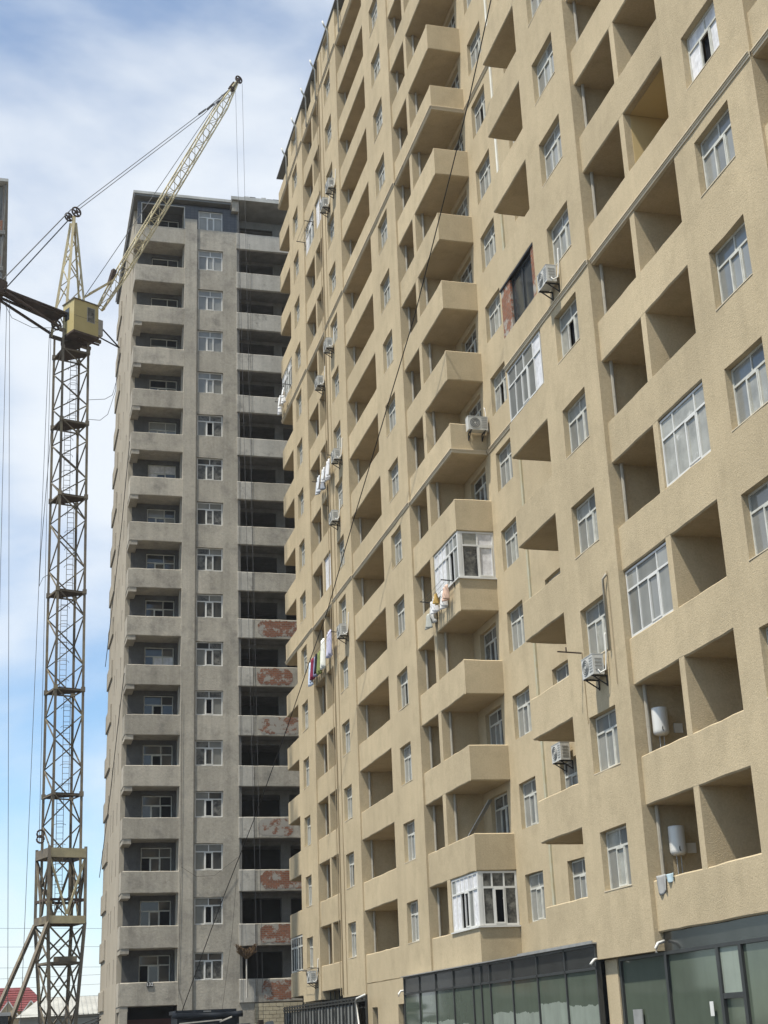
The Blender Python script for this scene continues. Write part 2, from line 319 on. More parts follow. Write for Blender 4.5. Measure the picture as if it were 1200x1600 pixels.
# ------------------------------------------------------------------ tan apartment block
H = 3.155
sill = lambda k: 3.38 + H * k
whead = lambda k: 4.97 + H * k
ohead = lambda k: (5.25 + H * k) if k < 16 else 55.12
TOPZ = 55.12; NK = 17
XB = 17.5            # back of loggias
T = thing('apartment_building', 'tall tan stucco apartment block with staggered balconies filling the right side', 'building', (22, 52, GZ))
def part(name, mb, material, parent=None, smooth=False): return mb.build(name, M[material], parent or T, smooth)
def vis(x, y, z):
    """inside the picture, with a margin"""
    c = [sum(CB[r][i] * v for r, v in enumerate((x, y, z))) for i in range(3)]
    if c[2] <= 0: return False
    px, py = 600 + 2242.6 * c[0] / c[2], 800 + 2242.6 * c[1] / c[2]
    return -60 < px < 1290 and -140 < py < 1720
core = MB(); core.box(17.86, 31, 20.0, 83.0, GZ, TOPZ); part('core_wall', core, 'stucco')
roof = MB(); roof.box(15.93, 31.3, 19.8, 83.0, TOPZ, TOPZ + .14); rf = part('roof', roof, 'eave')
gt = MB(); gt.box(15.86, 15.935, 19.7, 83.1, TOPZ + .06, TOPZ + .17); part('gutter', gt, 'eave', rf)

def wall_bay(x, y0, y1, zb, win=None, ztop=TOPZ, kmax=NK):
    holes = []
    if win:
        for k in range(kmax): holes.append((win[0], win[1], sill(k), min(whead(k), TOPZ - .12)))
    m = MB(); wall(m, 'X', x, x + .30, y0, y1, zb, ztop, holes)
    m.box(x + .30, XB, y0, y0 + .22, zb, ztop); m.box(x + .30, XB, y1 - .22, y1, zb, ztop)
    o = part('wall', m, 'stucco')
    if win:
        for k in range(kmax):
            if not vis(x, (win[0] + win[1]) / 2, sill(k) + .8): continue
            hh = min(whead(k), TOPZ - .12) - sill(k)
            wn = window(T, (x + .17, win[1] - .01, sill(k) + .01), win[1] - win[0] - .02, hh - .02, 'X', top=(1.1, 1), low=(1, 1, 1), pane=(lambda i, n: 'void' if i == n - 2 else 'curtain') if (x == XV and k == 6) else (pane_open if rp.random() < .13 else pane_std))  # one V window: white panes paint in the bright sky it reflects
            sl = MB(); sl.box(x - .012, x + .165, win[0] - .015, win[1] + .015, sill(k) - .006, sill(k) + .016); s_ = sl.build('sill', M['cornice']); s_.parent = wn
            s_.matrix_parent_inverse = (Matrix.Translation(Vector((x + .17, win[1] - .01, sill(k) + .01))) @ Matrix.Rotation(-math.pi / 2, 4, 'Z')).inverted()
    return o
def parapets(x, y0, y1, z_first, kmax=NK, back=XB, side=None):
    """one balcony parapet with its slab for each storey"""
    for k in range(kmax):
        z0 = ohead(k - 1) if k else z_first; z1 = sill(k)
        m = MB(); band(m, 'X', x, x + .17, y0, y1, z0, z1)
        m.box(x + .17, back, y0, y1, z0 + .006, z0 + .24)
        if side == 'near':                       # return along the open near end
            band(m, 'Y', y0 + .002, y0 + .17, x + .171, back, z0 + .0005, z1 - .002)
        part('balcony_parapet', m, 'stucco')
def cornice(x, y0, y1, k, d=0.0):
    z = ohead(k) + .03; m = MB()
    m.box(x - .03, x + .03, y0, y1, z, z + .07); m.box(x - .05, x + .03, y0, y1, z + .07, z + .12); m.box(x - .08, x + .03, y0, y1, z + .12, z + .145)
    part('cornice', m, 'cornice')
def pier(x, y0, y1, z0, depth=None):
    m = MB(); m.box(x, depth or XB, y0, y1, z0, TOPZ - .004); part('partition', m, 'stucco')
def drain(x, y, z0=2.3):
    m = MB(); m.tube([(x, y, z0), (x, y, TOPZ - .1)], .055, 8)
    for k in range(NK): m.tube([(x, y, sill(k) + .75), (x, y, sill(k) + .83)], .060, 8)
    part('drain_pipe', m, 'pipe')

XA, XV, XW, XEf, XG, XI = 16.03, 15.95, 15.82, 16.08, 16.0, 15.93
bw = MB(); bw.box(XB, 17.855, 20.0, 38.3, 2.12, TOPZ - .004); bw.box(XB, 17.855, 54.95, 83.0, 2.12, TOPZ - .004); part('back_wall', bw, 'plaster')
# A: loggias at the near end
parapets(XA, 20.0, 24.60, 2.12); m = MB(); m.box(XA, XB, 19.9, 20.0, GZ, TOPZ - .004); part('wall', m, 'stucco')
# V: wall with windows
wall_bay(XV, 24.60, 28.75, 2.12, (25.85, 27.65))
# B: pair of loggias
parapets(XV, 28.75, 34.36, 2.12); pier(XV + .004, 31.34, 31.63, 2.2); drain(16.20, 34.27); drain(16.42, 31.25, 60) if False else None
# W1
wall_bay(XW, 34.36, 38.45, 1.68, (35.42, 37.22))
# C: balconies against the set-back wall
for k in range(NK):
    z0 = ohead(k - 1) if k else 2.12; z1 = sill(k); m = MB()
    band(m, 'X', XW, XW + .17, 38.45, 41.80, z0, z1); m.box(XW + .17, 17.56, 38.45, 41.80, z0 + .006, z0 + .24)
    band(m, 'Y', 41.80, 41.64, XW + .171, 17.56, z0 + .0005, z1 - .002, ch=-.02)
    part('balcony_parapet', m, 'stucco')
# D: set-back wall behind C and E
dholes = []
for k in range(NK):
    for a, b in ((42.45, 44.15), (46.45, 48.17), (49.45, 51.35)): dholes.append((a, b, sill(k), min(whead(k), TOPZ - .12)))
m = MB(); wall(m, 'X', 17.56, 17.85, 38.30, 54.95, 2.12, TOPZ - .004, dholes, mx=1.4); part('wall', m, 'stucco')
for k in range(NK):
    for a, b in ((42.45, 44.15), (46.45, 48.17), (49.45, 51.35)):
        if vis(17.56, (a + b) / 2, sill(k) + .8):
            hh = min(whead(k), TOPZ - .12) - sill(k)
            window(T, (17.71, b - .01, sill(k) + .01), b - a - .02, hh - .02, 'X', top=(1.1, 1), low=(1, 1, 1), pane=(pane_grey if a > 49 else (pane_open if rp.random() < .15 else pane_std)))
m = MB(); m.box(17.50, 17.558, 45.42, 45.58, 2.2, 30.5); part('wall_strip', m, 'strip'); m = MB(); m.box(17.50, 17.558, 45.42, 45.58, 30.5, TOPZ - .2); part('wall_strip', m, 'strip_white')
# E + F: projecting balconies and the narrow loggia beside them
for k in range(NK):
    z0 = ohead(k - 1) if k else 2.12; z1 = sill(k); m = MB()
    band(m, 'X', XEf, XEf + .17, 49.17, 54.95, z0, z1); m.box(XEf + .17, 17.56, 49.171, 54.95, z0 + .006, z0 + .24)
    band(m, 'Y', 49.0, 49.17, XEf, 17.56, z0, z1)
    part('balcony_parapet', m, 'stucco')
pier(XEf + .004, 52.22, 52.62, 2.2, 17.56); drain(16.40, 54.86); drain(16.42, 52.13)
# G
wall_bay(XG, 54.95, 59.50, 2.12, (56.42, 58.12))
# H
parapets(XG, 59.50, 65.30, 2.12); drain(16.42, 65.20)
# I
wall_bay(XI, 65.30, 69.85, 1.70, (66.82, 68.45))
# J
parapets(XG, 69.85, 74.88, 2.13); pier(XG + .004, 71.98, 72.32, 2.2); drain(16.42, 74.78)
# K
wall_bay(XI, 74.88, 79.32, 1.76, (76.6, 78.22))
# L
for k in range(NK):
    z0 = ohead(k - 1) if k else 2.08; z1 = sill(k); m = MB()
    band(m, 'X', XI, XI + .17, 79.32, 82.75, z0, z1); m.box(XI + .17, XB, 79.32, 82.75, z0 + .006, z0 + .24)
    band(m, 'Y', 82.75, 82.58, XI + .171, XB, z0 + .0005, z1 - .002, ch=-.02)
    part('balcony_parapet', m, 'stucco')
# cornices every five storeys
for k in (5, 10, 15):
    for x, a, b in ((XA, 20.0, 24.58), (XV, 24.6, 34.35), (XW, 34.36, 41.8), (17.56, 41.85, 48.95), (XEf, 48.94, 54.94), (XG, 54.95, 65.29), (XI, 65.30, 69.84), (XG, 69.85, 74.87), (XI, 74.88, 82.76)):
        cornice(x, a, b, k)
    z = ohead(k) + .03; m = MB()
    m.box(XEf - .032, 17.5, 48.97, 49.0, z, z + .07); m.box(XEf - .052, 17.48, 48.95, 49.0, z + .07, z + .12); m.box(XEf - .082, 17.46, 48.92, 49.0, z + .12, z + .145); part('cornice', m, 'cornice')
# long pipes and joints on wall I / J
for y, x in ((69.62, XI - .05), (68.86, XI - .02), (70.55, XG - .015)):
    m = MB(); m.tube([(x, y, 1.8), (x, y, TOPZ - .3)], .022 if y != 69.62 else .035, 6); part('wall_conduit', m, 'plaster')
# painted loggia (near opening, seventh storey)
m = MB(); m.box(XV + .22, 17.49, 31.325, 31.338, sill(6) - .9, ohead(6) - .01); part('painted_panel', m, 'yellow_paint')
m = MB(); m.box(XV + .22, 17.49, 28.98, 31.32, ohead(6) - .008, ohead(6) + .004); part('painted_panel', m, 'yellow_paint')
m = MB(); m.box(17.47, 17.496, 28.98, 31.32, sill(6) - .9, ohead(6) - .01); part('painted_panel', m, 'yellow_paint')

# glazed-in balconies
def glaze_E(k, side_panes, front_pane, label):
    h = ohead(k) - sill(k) - .03; z = sill(k) + .012
    window(T, (XEf + .04, 52.20, z), 52.20 - 49.13, h, 'X', top=(1, 1, 1, 1, 1, 1), low=(1, 1, 1, 1, 1, 1), tr=.30, fw=.06, fmat='pvc', pane=front_pane, name='balcony_glazing', label=label)
    window(T, (XEf + .16, 49.04, z), 17.55 - XEf - .16, h, 'Y', top=side_panes[0], low=side_panes[1], tr=.30, fw=.07, fmat='pvc', pane=side_panes[2], name='balcony_glazing', label=label)
    p = MB(); p.box(XEf + .03, XEf + .159, 49.03, 49.13, z, z + h); part('corner_post', p, 'pvc')
    p = MB(); p.box(XEf - .06, 17.56, 48.93, 49.0, z - .06, z - .012); p.box(XEf - .06, XEf, 49.0, 52.25, z - .06, z - .012); part('ledge', p, 'pvc')
glaze_E(4, ((1, 1), (1, 1), lambda i, n: ('film', 'curtain', 'glass_dirty', 'curtain')[i % 4]), lambda i, n: 'curtain' if i in (0, 1, 2, 6, 7, 8) else ('void' if i == 10 else 'glass_b'), 'white glazing with an open sash and net curtain')
glaze_E(0, ((.8, 1.1, 1), (1, 1.2, 1.1), lambda i, n: 'void' if i == 4 else 'glass_dirty'), lambda i, n: 'curtain' if i in (1, 2, 3, 4, 5, 6, 7, 11) else ('void' if i in (8, 9) else 'glass_b'), 'white glazing with curtains behind')
# C: glazed on the sixth storey, half bricked up on the seventh
window(T, (XW + .02, 41.72, sill(5) + .012), 3.15, ohead(5) - sill(5) - .04, 'X', top=(1, 1, 1.2, .9), low=(1, 1, 1, 1, 1), tr=.33, fw=.05, fmat='pvc', pane=lambda i, n: 'curtain' if i in (3, 8) else 'glass', name='balcony_glazing')
for a, b in ((40.85, 41.76), (38.47, 38.78)): m = MB(); m.box(XW + .03, XW + .20, a, b, sill(6) + .004, ohead(6) - .07); part('brick_infill', m, 'brick')
m = MB(); m.box(XW - .015, XW + .21, 38.46, 41.78, ohead(6) - .07, ohead(6) - .004); part('lintel', m, 'black_metal')
window(T, (XW + .10, 40.84, sill(6) + .02), 2.04, ohead(6) - sill(6) - .10, 'X', top=(), low=(1, 1), tr=.3, fw=.05, fmat='alu_dark', pane=lambda i, n: 'glass_clean', name='balcony_glazing')
# B glazings
window(T, (XV + .06, 31.33, sill(3) + .012), 2.55, ohead(3) - sill(3) - .04, 'X', top=(.7, 1.3, .6), low=(1, 1, 1, .8), tr=.3, fw=.055, fmat='pvc', pane='film', name='balcony_glazing', label='white glazing still wrapped in torn film')
window(T, (XV + .06, 34.33, sill(2) + .012), 2.66, ohead(2) - sill(2) - .04, 'X', top=(.7, 1.3, .7), low=(1, 1, 1, 1), tr=.3, fw=.055, fmat='pvc', pane=lambda i, n: 'glass' if i % 2 else 'glass_b', name='balcony_glazing')
# L and J glazings
window(T, (XI + .03, 82.70, sill(11) + .012), 3.36, ohead(11) - sill(11) - .03, 'X', top=(1, 1, 1, 1, 1), low=(1, 1, 1, 1, 1), tr=.3, fw=.06, fmat='pvc', pane=lambda i, n: rp.choice(['curtain', 'glass_b', 'glass']), name='balcony_glazing')
window(T, (XI + .03, 82.70, sill(0) + .012), 3.36, ohead(0) - sill(0) - .03, 'X', top=(1, 1, 1, 1, 1), low=(1, 1, 1, 1, 1), tr=.3, fw=.09, fmat='pvc_worn', pane='glass_clean', name='balcony_glazing')
window(T, (XG + .05, 74.86, sill(13) + .012), 2.52, ohead(13) - sill(13) - .03, 'X', top=(1, 1, 1), low=(1, 1, 1), tr=.3, fw=.06, fmat='pvc', pane=lambda i, n: rp.choice(['curtain', 'glass_b']), name='balcony_glazing')
m = MB(); m.box(XG + .1, XG + .13, 69.87, 71.97, sill(6) + .004, ohead(6) - .01); part('white_blind', m, 'curtain')
m = MB(); m.box(XG + .1, XG + .13, 69.87, 71.97, sill(13) + .004, ohead(13) - .01); part('white_blind', m, 'curtain')

# ---- ground floor
# near shop (under A, V, B, W1)
m = MB(); m.box(16.06, 16.16, 20.0, 34.35, 1.66, 2.119); part('shop_fascia', m, 'fascia')
m = MB(); m.box(16.04, 16.20, 20.0, 37.25, 1.58, 1.66)
ys = [20.0, 22.2, 24.4, 26.7, 29.0, 30.45, 31.55, 34.35, 37.2]
for y in ys: m.box(16.04, 16.20, y - .07, y + .07, GZ, 1.58)
m.box(16.045, 16.195, 30.53, 31.47, .46, .58); part('shop_frame', m, 'alu_dark')
for a, b in zip(ys, ys[1:]):
    q = MB()
    if a == 30.45:
        q.box(16.09, 16.11, a + .07, b - .07, .58, 1.58); part('shop_pane', q, 'shop_pale'); q = MB(); q.box(16.13, 16.15, a + .07, b - .07, GZ, .46); part('shop_pane', q, 'shop'); continue
    q.box(16.11, 16.13, a + .07, b - .07, GZ, 1.58); part('shop_pane', q, 'shop')
q = MB(); q.box(16.02, 16.05, 36.0, 36.55, GZ, .35); part('shop_door', q, 'steel_grey')
q = MB(); q.box(16.01, 16.018, 31.95, 32.13, .1, .42); part('notice', q, 'pvc')
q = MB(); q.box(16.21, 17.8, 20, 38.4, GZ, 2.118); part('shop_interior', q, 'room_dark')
# pillar
m = MB(); band(m, 'X', 16.0, 17.5, 37.27, 38.08, GZ, 1.679, jit=.004); part('pillar', m, 'stucco')
# long shop (under C, D, E, F, G)
ys = [38.16, 40.5, 42.83, 45.14, 47.36, 48.31, 49.22, 51.49, 53.74, 55.97, 58.22]
m = MB()
for y in ys: m.box(15.76, 15.90, y - .035, y + .035, GZ, 2.09)
m.box(15.76, 15.90, 38.12, 58.26, 1.43, 1.50); m.box(15.76, 15.90, 38.12, 58.26, 2.03, 2.10); part('shop_frame', m, 'alu_dark')
for i, (a, b) in enumerate(zip(ys, ys[1:])):
    q = MB(); q.box(15.80, 15.82, a + .035, b - .035, 1.50, 2.03); part('fascia_panel', q, 'fascia')
    q = MB(); q.box(15.81, 15.83, a + .035, b - .035, GZ, 1.43)
    sp = part('shop_pane', q, 'shop')
    if i in (0, 1, 2, 3, 6, 7, 8, 9):                      # whitewash brushed on the lower glass
        q = MB(); n = 14; n = 44; hgt = [.30 + .12 * math.sin(i * 1.9) + (.25 if i < 4 else 0)]
        for j in range(n): hgt.append(hgt[-1] + rj.uniform(-.022, .022) - .15 * (hgt[-1] - hgt[0]))
        for j in range(n):
            y0 = a + .04 + (b - a - .08) * j / n; y1 = a + .04 + (b - a - .08) * (j + 1) / n; o = len(q.v)
            q.v += [(15.808, y0, GZ + .02), (15.808, y1, GZ + .02), (15.808, y1, hgt[j + 1]), (15.808, y0, hgt[j])]; q.v += [(15.806, p[1], p[2]) for p in q.v[o:o + 4]]
            q.f += [(o, o + 1, o + 2, o + 3), (o + 7, o + 6, o + 5, o + 4), (o, o + 4, o + 5, o + 1), (o + 2, o + 6, o + 7, o + 3)]
        part('whitewash', q, 'shop_pale', sp)
m = MB(); m.box(15.66, 15.95, 38.10, 58.30, 2.10, 2.135); m.box(15.66, 15.70, 38.10, 44.2, 2.135, 2.18); part('flashing', m, 'steel_grey')
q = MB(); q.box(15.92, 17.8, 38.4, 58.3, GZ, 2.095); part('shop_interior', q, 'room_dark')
# plain ground-floor wall under G/H with two small windows
m = MB(); wall(m, 'X', XG, XG + .3, 58.32, 65.29, GZ, 2.119, [(63.5, 64.45, -.2, 1.12), (59.0, 60.1, -.2, 1.12)]); part('wall', m, 'stucco')
for a, b in ((63.5, 64.45), (59.0, 60.1)):
    q = MB(); q.box(XG + .2, XG + .22, a, b, -.2, 1.12); part('pane', q, 'glass_clean')
# barred porch under I..L
q = MB(); q.box(16.9, 17.0, 65.3, 82.9, GZ, 2.06); part('porch_wall', q, 'glass_clean')
q = MB(); q.box(15.5, 16.9, 65.3, 82.9, 1.40, 1.44); part('porch_roof', q, 'black_metal')
m = MB()
for i in range(25):
    y = 65.0 + i * .72; m.box(15.42, 15.50, y, y + .07, GZ, 1.62)
for z in (1.38, 1.52, .2): m.box(15.425, 15.495, 63.4, 82.6, z, z + .06)
m.box(15.42, 15.50, 63.3, 63.37, GZ, 1.6); part('porch_grille', m, 'alu_dark')
for i in range(24):
    y = 65.07 + i * .72; q = MB(); q.box(15.49, 15.50, y + .02, y + .62, GZ, 1.30); part('porch_pane', q, 'glass_b' if i % 3 else 'glass_dirty')
for y in (70.4, 71.4, 72.4, 73.4, 74.4, 80.4, 81.4):
    q = MB(); q.box(16.3, 16.36, y, y + .08, 1.45, 2.12); part('transom_bar', q, 'alu_dark')
# elbows of white pipe
def elbow(pts, r=.038): 
    m = MB(); m.tube(pts, r, 8); part('pipe_elbow', m, 'pvc', smooth=True)
elbow([(16.0, 34.2, 1.9), (15.8, 34.15, 1.85), (15.72, 34.12, 1.74), (15.72, 34.12, 1.62)])
elbow([(15.9, 38.2, 1.72), (15.70, 38.1, 1.68), (15.55, 38.0, 1.56)], .035)
elbow([(15.95, 58.6, 1.62), (15.75, 58.65, 1.6), (15.66, 58.65, 1.5), (15.66, 58.65, 1.4)], .04)
elbow([(15.3, 62.9, 1.62), (15.3, 64.4, 1.52), (15.3, 64.75, 1.40), (15.3, 64.0, .2), (15.3, 63.7, -.6)], .045)
# downpipe heads at the eaves
for y in (63.9, 66.6, 70.2, 73.0, 76.1, 79.5):
    m = MB(); m.tube([(15.55, y, TOPZ + .1), (15.62, y, TOPZ - .15), (15.86, y + .1, TOPZ - .5), (15.86, y + .1, TOPZ - 2.6)], .05, 6); part('downpipe', m, 'pvc_worn', smooth=True)

# ------------------------------------------------------------------ grey tower under construction
YG = 88.4
Gt = thing('apartment_tower', 'unfinished grey concrete apartment tower with open loggias behind the crane', 'building', (12, 95, GZ))
def gpart(name, mb, material, parent=None, smooth=False): return mb.build(name, M[material], parent or Gt, smooth)
GTOP = 56.2
# body: side wall with slit windows, core
slits = []
for k in range(16):
    for a in (92.4, 95.6, 97.6): slits.append((a, a + .35, sill(k) + .1, sill(k) + 1.5))
m = MB(); wall(m, 'X', 6.85, 7.15, YG + 1.7, 104.0, GZ, GTOP, slits, mx=2.0); gpart('side_wall', m, 'concrete_side')
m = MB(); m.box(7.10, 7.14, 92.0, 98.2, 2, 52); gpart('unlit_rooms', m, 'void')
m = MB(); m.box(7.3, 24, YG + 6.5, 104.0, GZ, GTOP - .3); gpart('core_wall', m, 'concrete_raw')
for k in range(17):                                        # far corner balconies jut out of the silhouette
    z0 = ohead(k - 1) if k else 2.1; m = MB(); band(m, 'X', 6.75, 6.85, 99.8, 104.2, z0, sill(k)); gpart('balcony_parapet', m, 'concrete_side')
# P: corner loggias
PX0, PX1 = 6.95, 10.27
m = MB()
pw = [(8.15, 10.05, sill(k) - .9, whead(k)) for k in range(17)]
wall(m, 'Y', YG + 1.7, YG + 2.0, 7.15, 10.6, 2.1, GTOP, [(a, b, max(2.6, c), min(d, GTOP - .6)) for a, b, c, d in pw], mx=2); gpart('back_wall', m, 'concrete_shaded')
m = MB(); m.box(10.27, 10.50, YG + .3, YG + 1.7, 2.1, GTOP - .3); gpart('return_wall', m, 'concrete_light')
for k in range(17):
    z0 = ohead(k - 1) if k else 2.05; z1 = sill(k)
    m = MB(); band(m, 'Y', YG, YG + .17, PX0, PX1, z0, z1); m.box(PX0, PX1, YG + .17, YG + 1.7, z0 + .006, z0 + .22)
    m.box(6.87, 6.95, YG + .02, YG + 1.7, z0 + .01, z1 - .01)
    gpart('balcony_parapet', m, 'concrete')
    if k < 15 or k == 0:
        m = MB(); m.box(6.90, 7.42, YG + .03, YG + 1.7, z0 - .28, z0 + .003); gpart('corner_beam', m, 'concrete')
    if k < 17:
        hh = min(whead(k), GTOP - .6) - max(2.6, sill(k) - .9)
        pn = {6: 'curtain', 11: 'glass_b', 10: 'curtain', 9: 'glass'}.get(k, None)
        window(Gt, (8.17, YG + 1.85, max(2.6, sill(k) - .9) + .01), 1.86, hh - .02, 'Y', top=(1.6, 1), low=(.8, 1, 1), tr=.24, fw=.06, fmat='pvc_worn',
               pane=(lambda i, n, pn=pn: pn if pn and rp.random() < .6 else ('void' if rp.random() < .22 else 'glass_clean')))
    m = MB(); m.tube([(10.21, YG + .35, z0 - 2.0), (10.21, YG + .35, z0 + .01)], .035, 6)
    if k: gpart('drain_pipe', m, 'pipe')
# Q: window bay and pilaster
qh = [(11.22, 12.95, sill(k), min(whead(k), 55.6)) for k in range(17)]
m = MB(); wall(m, 'Y', YG, YG + .3, PX1, 13.95, GZ, 53.9, qh[:16] ); gpart('wall', m, 'concrete')
m = MB(); m.box(PX1 + .002, 11.12, YG - .10, YG - .001, GZ, 54.6); gpart('pilaster', m, 'concrete')
m = MB(); wall(m, 'Y', YG + .02, YG + .3, PX1, 13.95, 53.9, 55.75, [qh[16]]); gpart('tiled_panel', m, 'tiles')
m = MB(); m.box(6.95, 7.2, YG + .02, YG + .2, 53.9, 55.75); m.box(7.2, PX1, YG + .02, YG + .2, 55.62, 55.75); gpart('tiled_panel', m, 'tiles')
m = MB(); m.box(7.2, PX1, YG - .01, YG + .06, 55.56, 55.615); m.box(7.2, 7.26, YG - .01, YG + .06, 53.95, 55.56); m.box(10.2, 10.26, YG - .01, YG + .06, 53.9, 55.56); gpart('opening_trim', m, 'roof_white')
opens = {11, 4, 5, 1, 2, 3}
for k in range(17):
    hh = qh[k][3] - sill(k)
    window(Gt, (11.23, YG + .13, sill(k) + .01), 1.71, hh - .02, 'Y', top=(1, 1), low=(.9, .8, .9), tr=.30, fw=.07, fmat='pvc', pane=(pane_grey_open if k in (1, 2, 3, 5, 11) else ((lambda i, n: rp.choice(['glass', 'glass_b', 'glass_b'])) if k > 11 else pane_grey)))  # topmost storeys get paler panes as painted reflection of the sky
# R: open bays
m = MB(); m.box(13.95, 14.10, YG + .02, YG + 1.6, GZ, GTOP); gpart('return_wall', m, 'concrete_raw')
rh = []
for k in range(17):
    b0 = max(ohead(k - 1) + .2 if k else 2.4, 2.4)
    rh += [(14.2, 16.8, b0, ohead(k) - .25 if k < 16 else 55.3), (17.4, 19.5, b0, ohead(k) - .25 if k < 16 else 55.3)]
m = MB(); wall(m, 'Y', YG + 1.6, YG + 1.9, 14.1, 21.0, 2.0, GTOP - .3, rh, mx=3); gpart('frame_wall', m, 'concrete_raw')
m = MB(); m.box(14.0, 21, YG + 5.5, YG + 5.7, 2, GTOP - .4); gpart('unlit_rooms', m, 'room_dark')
for k in range(17):
    z0 = ohead(k - 1) if k else 2.05; z1 = sill(k); br = k in (0, 1, 2, 3, 6, 7)
    m = MB(); band(m, 'Y', YG - .10, YG + .10, 13.90, 14.88 if k < 12 else 14.7, z0, z1); gpart('balcony_parapet', m, 'concrete_light')
    m = MB(); band(m, 'Y', YG - .085, YG + .10, 14.885 if k < 12 else 14.705, 21.0, z0 + .001, z1 - .002); gpart('balcony_parapet', m, 'concrete_light' if k > 10 else 'concrete')
    if br or k == 5:
        a, b = {0: (15.2, 17.2), 1: (15.15, 17.6), 2: (15.2, 19), 3: (15.1, 17.3), 5: (15.15, 17.9), 6: (15.1, 17.4), 7: (15.15, 18)}[k]
        m = MB(); n_ = int((b - a) / .09); zt = z1 - .10; zb_ = z0 + .14
        for q in range(n_ + 1):
            e = min(1, q / 3, (n_ - q) / 3) * .5 + .5; u = a + (b - a) * q / n_ + rj.uniform(-.03, .03); mid = (zt + zb_) / 2; hh_ = (zt - zb_) / 2 * e
            tp, bt = mid + hh_ + rj.uniform(-.07, .05), mid - hh_ + rj.uniform(-.05, .07)
            m.v += [(u, YG - .095, bt), (u, YG - .095, tp), (u, YG - .06, tp), (u, YG - .06, bt)]
            if q: o_ = 4 * q; m.f += [(o_ - 4 + w_, o_ - 4 + (w_ + 1) % 4, o_ + (w_ + 1) % 4, o_ + w_) for w_ in range(4)]
        m.f += [(0, 1, 2, 3), (4 * n_ + 3, 4 * n_ + 2, 4 * n_ + 1, 4 * n_)]; gpart('bare_brick_patch', m, 'brick_peel' if k in (3, 5) else 'brick_wall')
    m = MB(); m.box(14.1, 21.0, YG + .10, YG + 5.5, z0 + .006, z0 + .20); gpart('floor_slab', m, 'concrete_raw')
# roof
m = MB(); m.box(6.70, 13.50, YG - .35, 104.3, GTOP - .25, GTOP + .02); gpart('roof', m, 'eave')
m = MB(); m.box(6.68, 13.52, YG - .42, YG - .35, GTOP - .10, GTOP + .10); m.box(6.60, 6.68, YG - .42, 104.3, GTOP - .10, GTOP + .10); gpart('roof_edge', m, 'roof_white')
m = MB(); m.box(13.50, 21.2, YG - .5, 104.3, GTOP + .12, GTOP + .30); m.box(13.46, 21.2, YG - .55, YG - .5, GTOP + .10, GTOP + .36); gpart('roof', m, 'roof_white')
m = MB(); m.box(13.55, 14.05, YG - .35, YG + .3, 55.45, 56.3); gpart('bracket_beam', m, 'concrete')
rj2 = random.Random(3)
for i in range(9):
    x = 14.4 + i * .42; q = MB(); q.box(x, x + .34 + rj2.uniform(0, .2), YG - .5, YG + .1, GTOP + .365, GTOP + .40 + rj2.uniform(0, .12)); gpart('roofing_scrap', q, 'eave' if i % 3 else 'roof_white')
# ground floor of the tower
m = MB(); m.box(7.25, 10.25, YG + .5, YG + .6, GZ, 1.35); gpart('gate', m, 'red_gate')
m = MB(); m.box(6.95, 7.4, YG + .02, YG + .6, GZ, 1.77); gpart('pillar', m, 'concrete')
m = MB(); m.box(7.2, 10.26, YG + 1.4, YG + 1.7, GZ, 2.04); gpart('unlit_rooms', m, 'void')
m = MB(); m.box(13.95, 14.8, YG - .02, YG + .3, GZ, 2.04); gpart('pillar', m, 'concrete')
mw = MB(); mw.box(14.805, 19.0, YG - .04, YG + .25, GZ, 2.03); mo = gpart('block_wall', mw, 'mortar')
bme = {}
for r in range(17):
    z = 1.80 - r * .215; x = 14.82 - (.21 if r % 2 else 0)
    if z < -.6: break
    while x < 18.0:
        L_ = .405; x0, x1 = max(x, 14.81), x + L_
        if x1 - x0 > .08:
            w_ = round(x1 - x0, 3)
            if w_ not in bme: q = MB(); q.box(0, w_, -.05, 0, 0, .195); bme[w_] = q.mesh('stone_block', M['stone'])
            s_ = link('stone_block', bme[w_], mo, Vector((x0, YG - .045 + rj.uniform(-.012, .006), z)) - Vector(WORLD[mo.name]))
        x += L_ + .018
# house number plate
pl = MB(); pl.box(8.48, 8.83, YG - .05, YG - .01, 3.10, 3.40); plate = gpart('number_plate', pl, 'black_metal')
cu = bpy.data.curves.new('number_text', 'FONT'); cu.body = '132'; cu.size = .27; cu.extrude = .004; cu.align_x = 'CENTER'; cu.offset = .006
txo = bpy.data.objects.new('digits', cu); COL.objects.link(txo); txo.data.materials.append(M['pvc'])
dg = bpy.context.evaluated_depsgraph_get(); tme = bpy.data.meshes.new_from_object(txo.evaluated_get(dg)); bpy.data.objects.remove(txo)
tx = bpy.data.objects.new('digits', tme); COL.objects.link(tx); tx.parent = plate; tx.location = Vector((8.655, YG - .056, 3.165)); tx.rotation_euler = (math.pi / 2, 0, 0)
# wires dangling on the tower front
for pts in ([(14.02, YG - .14, 56), (14.02, YG - .14, 2.2)], [(14.85, YG - .14, 53), (14.86, YG - .14, 2.4)], [(10.35, YG - .16, 20), (10.4, YG - .14, 9.5), (10.3, YG - .14, 3.0), (10.75, YG - .2, 1.4)],
            [(10.4, YG - .14, 9.9), (11.3, YG - .25, 9.3), (12.4, YG - .25, 9.35), (13.8, YG - .16, 10.4)], [(12.5, 80, 7.4), (11.42, 80, 1.5)] if False else [(13.75, YG - .2, 9.4), (13.4, YG - .6, 6.0), (12.7, YG - 1.2, 1.6)]):
    m = MB(); m.tube(pts, .009, 5); gpart('hanging_wire', m, 'rubber')
m = MB(); m.tube([(6.80, YG + .3, 21.8), (6.72, 92, 19.0), (6.7, 97, 15.5), (6.6, 104, 11)], .025, 6); gpart('hanging_wire', m, 'rope')
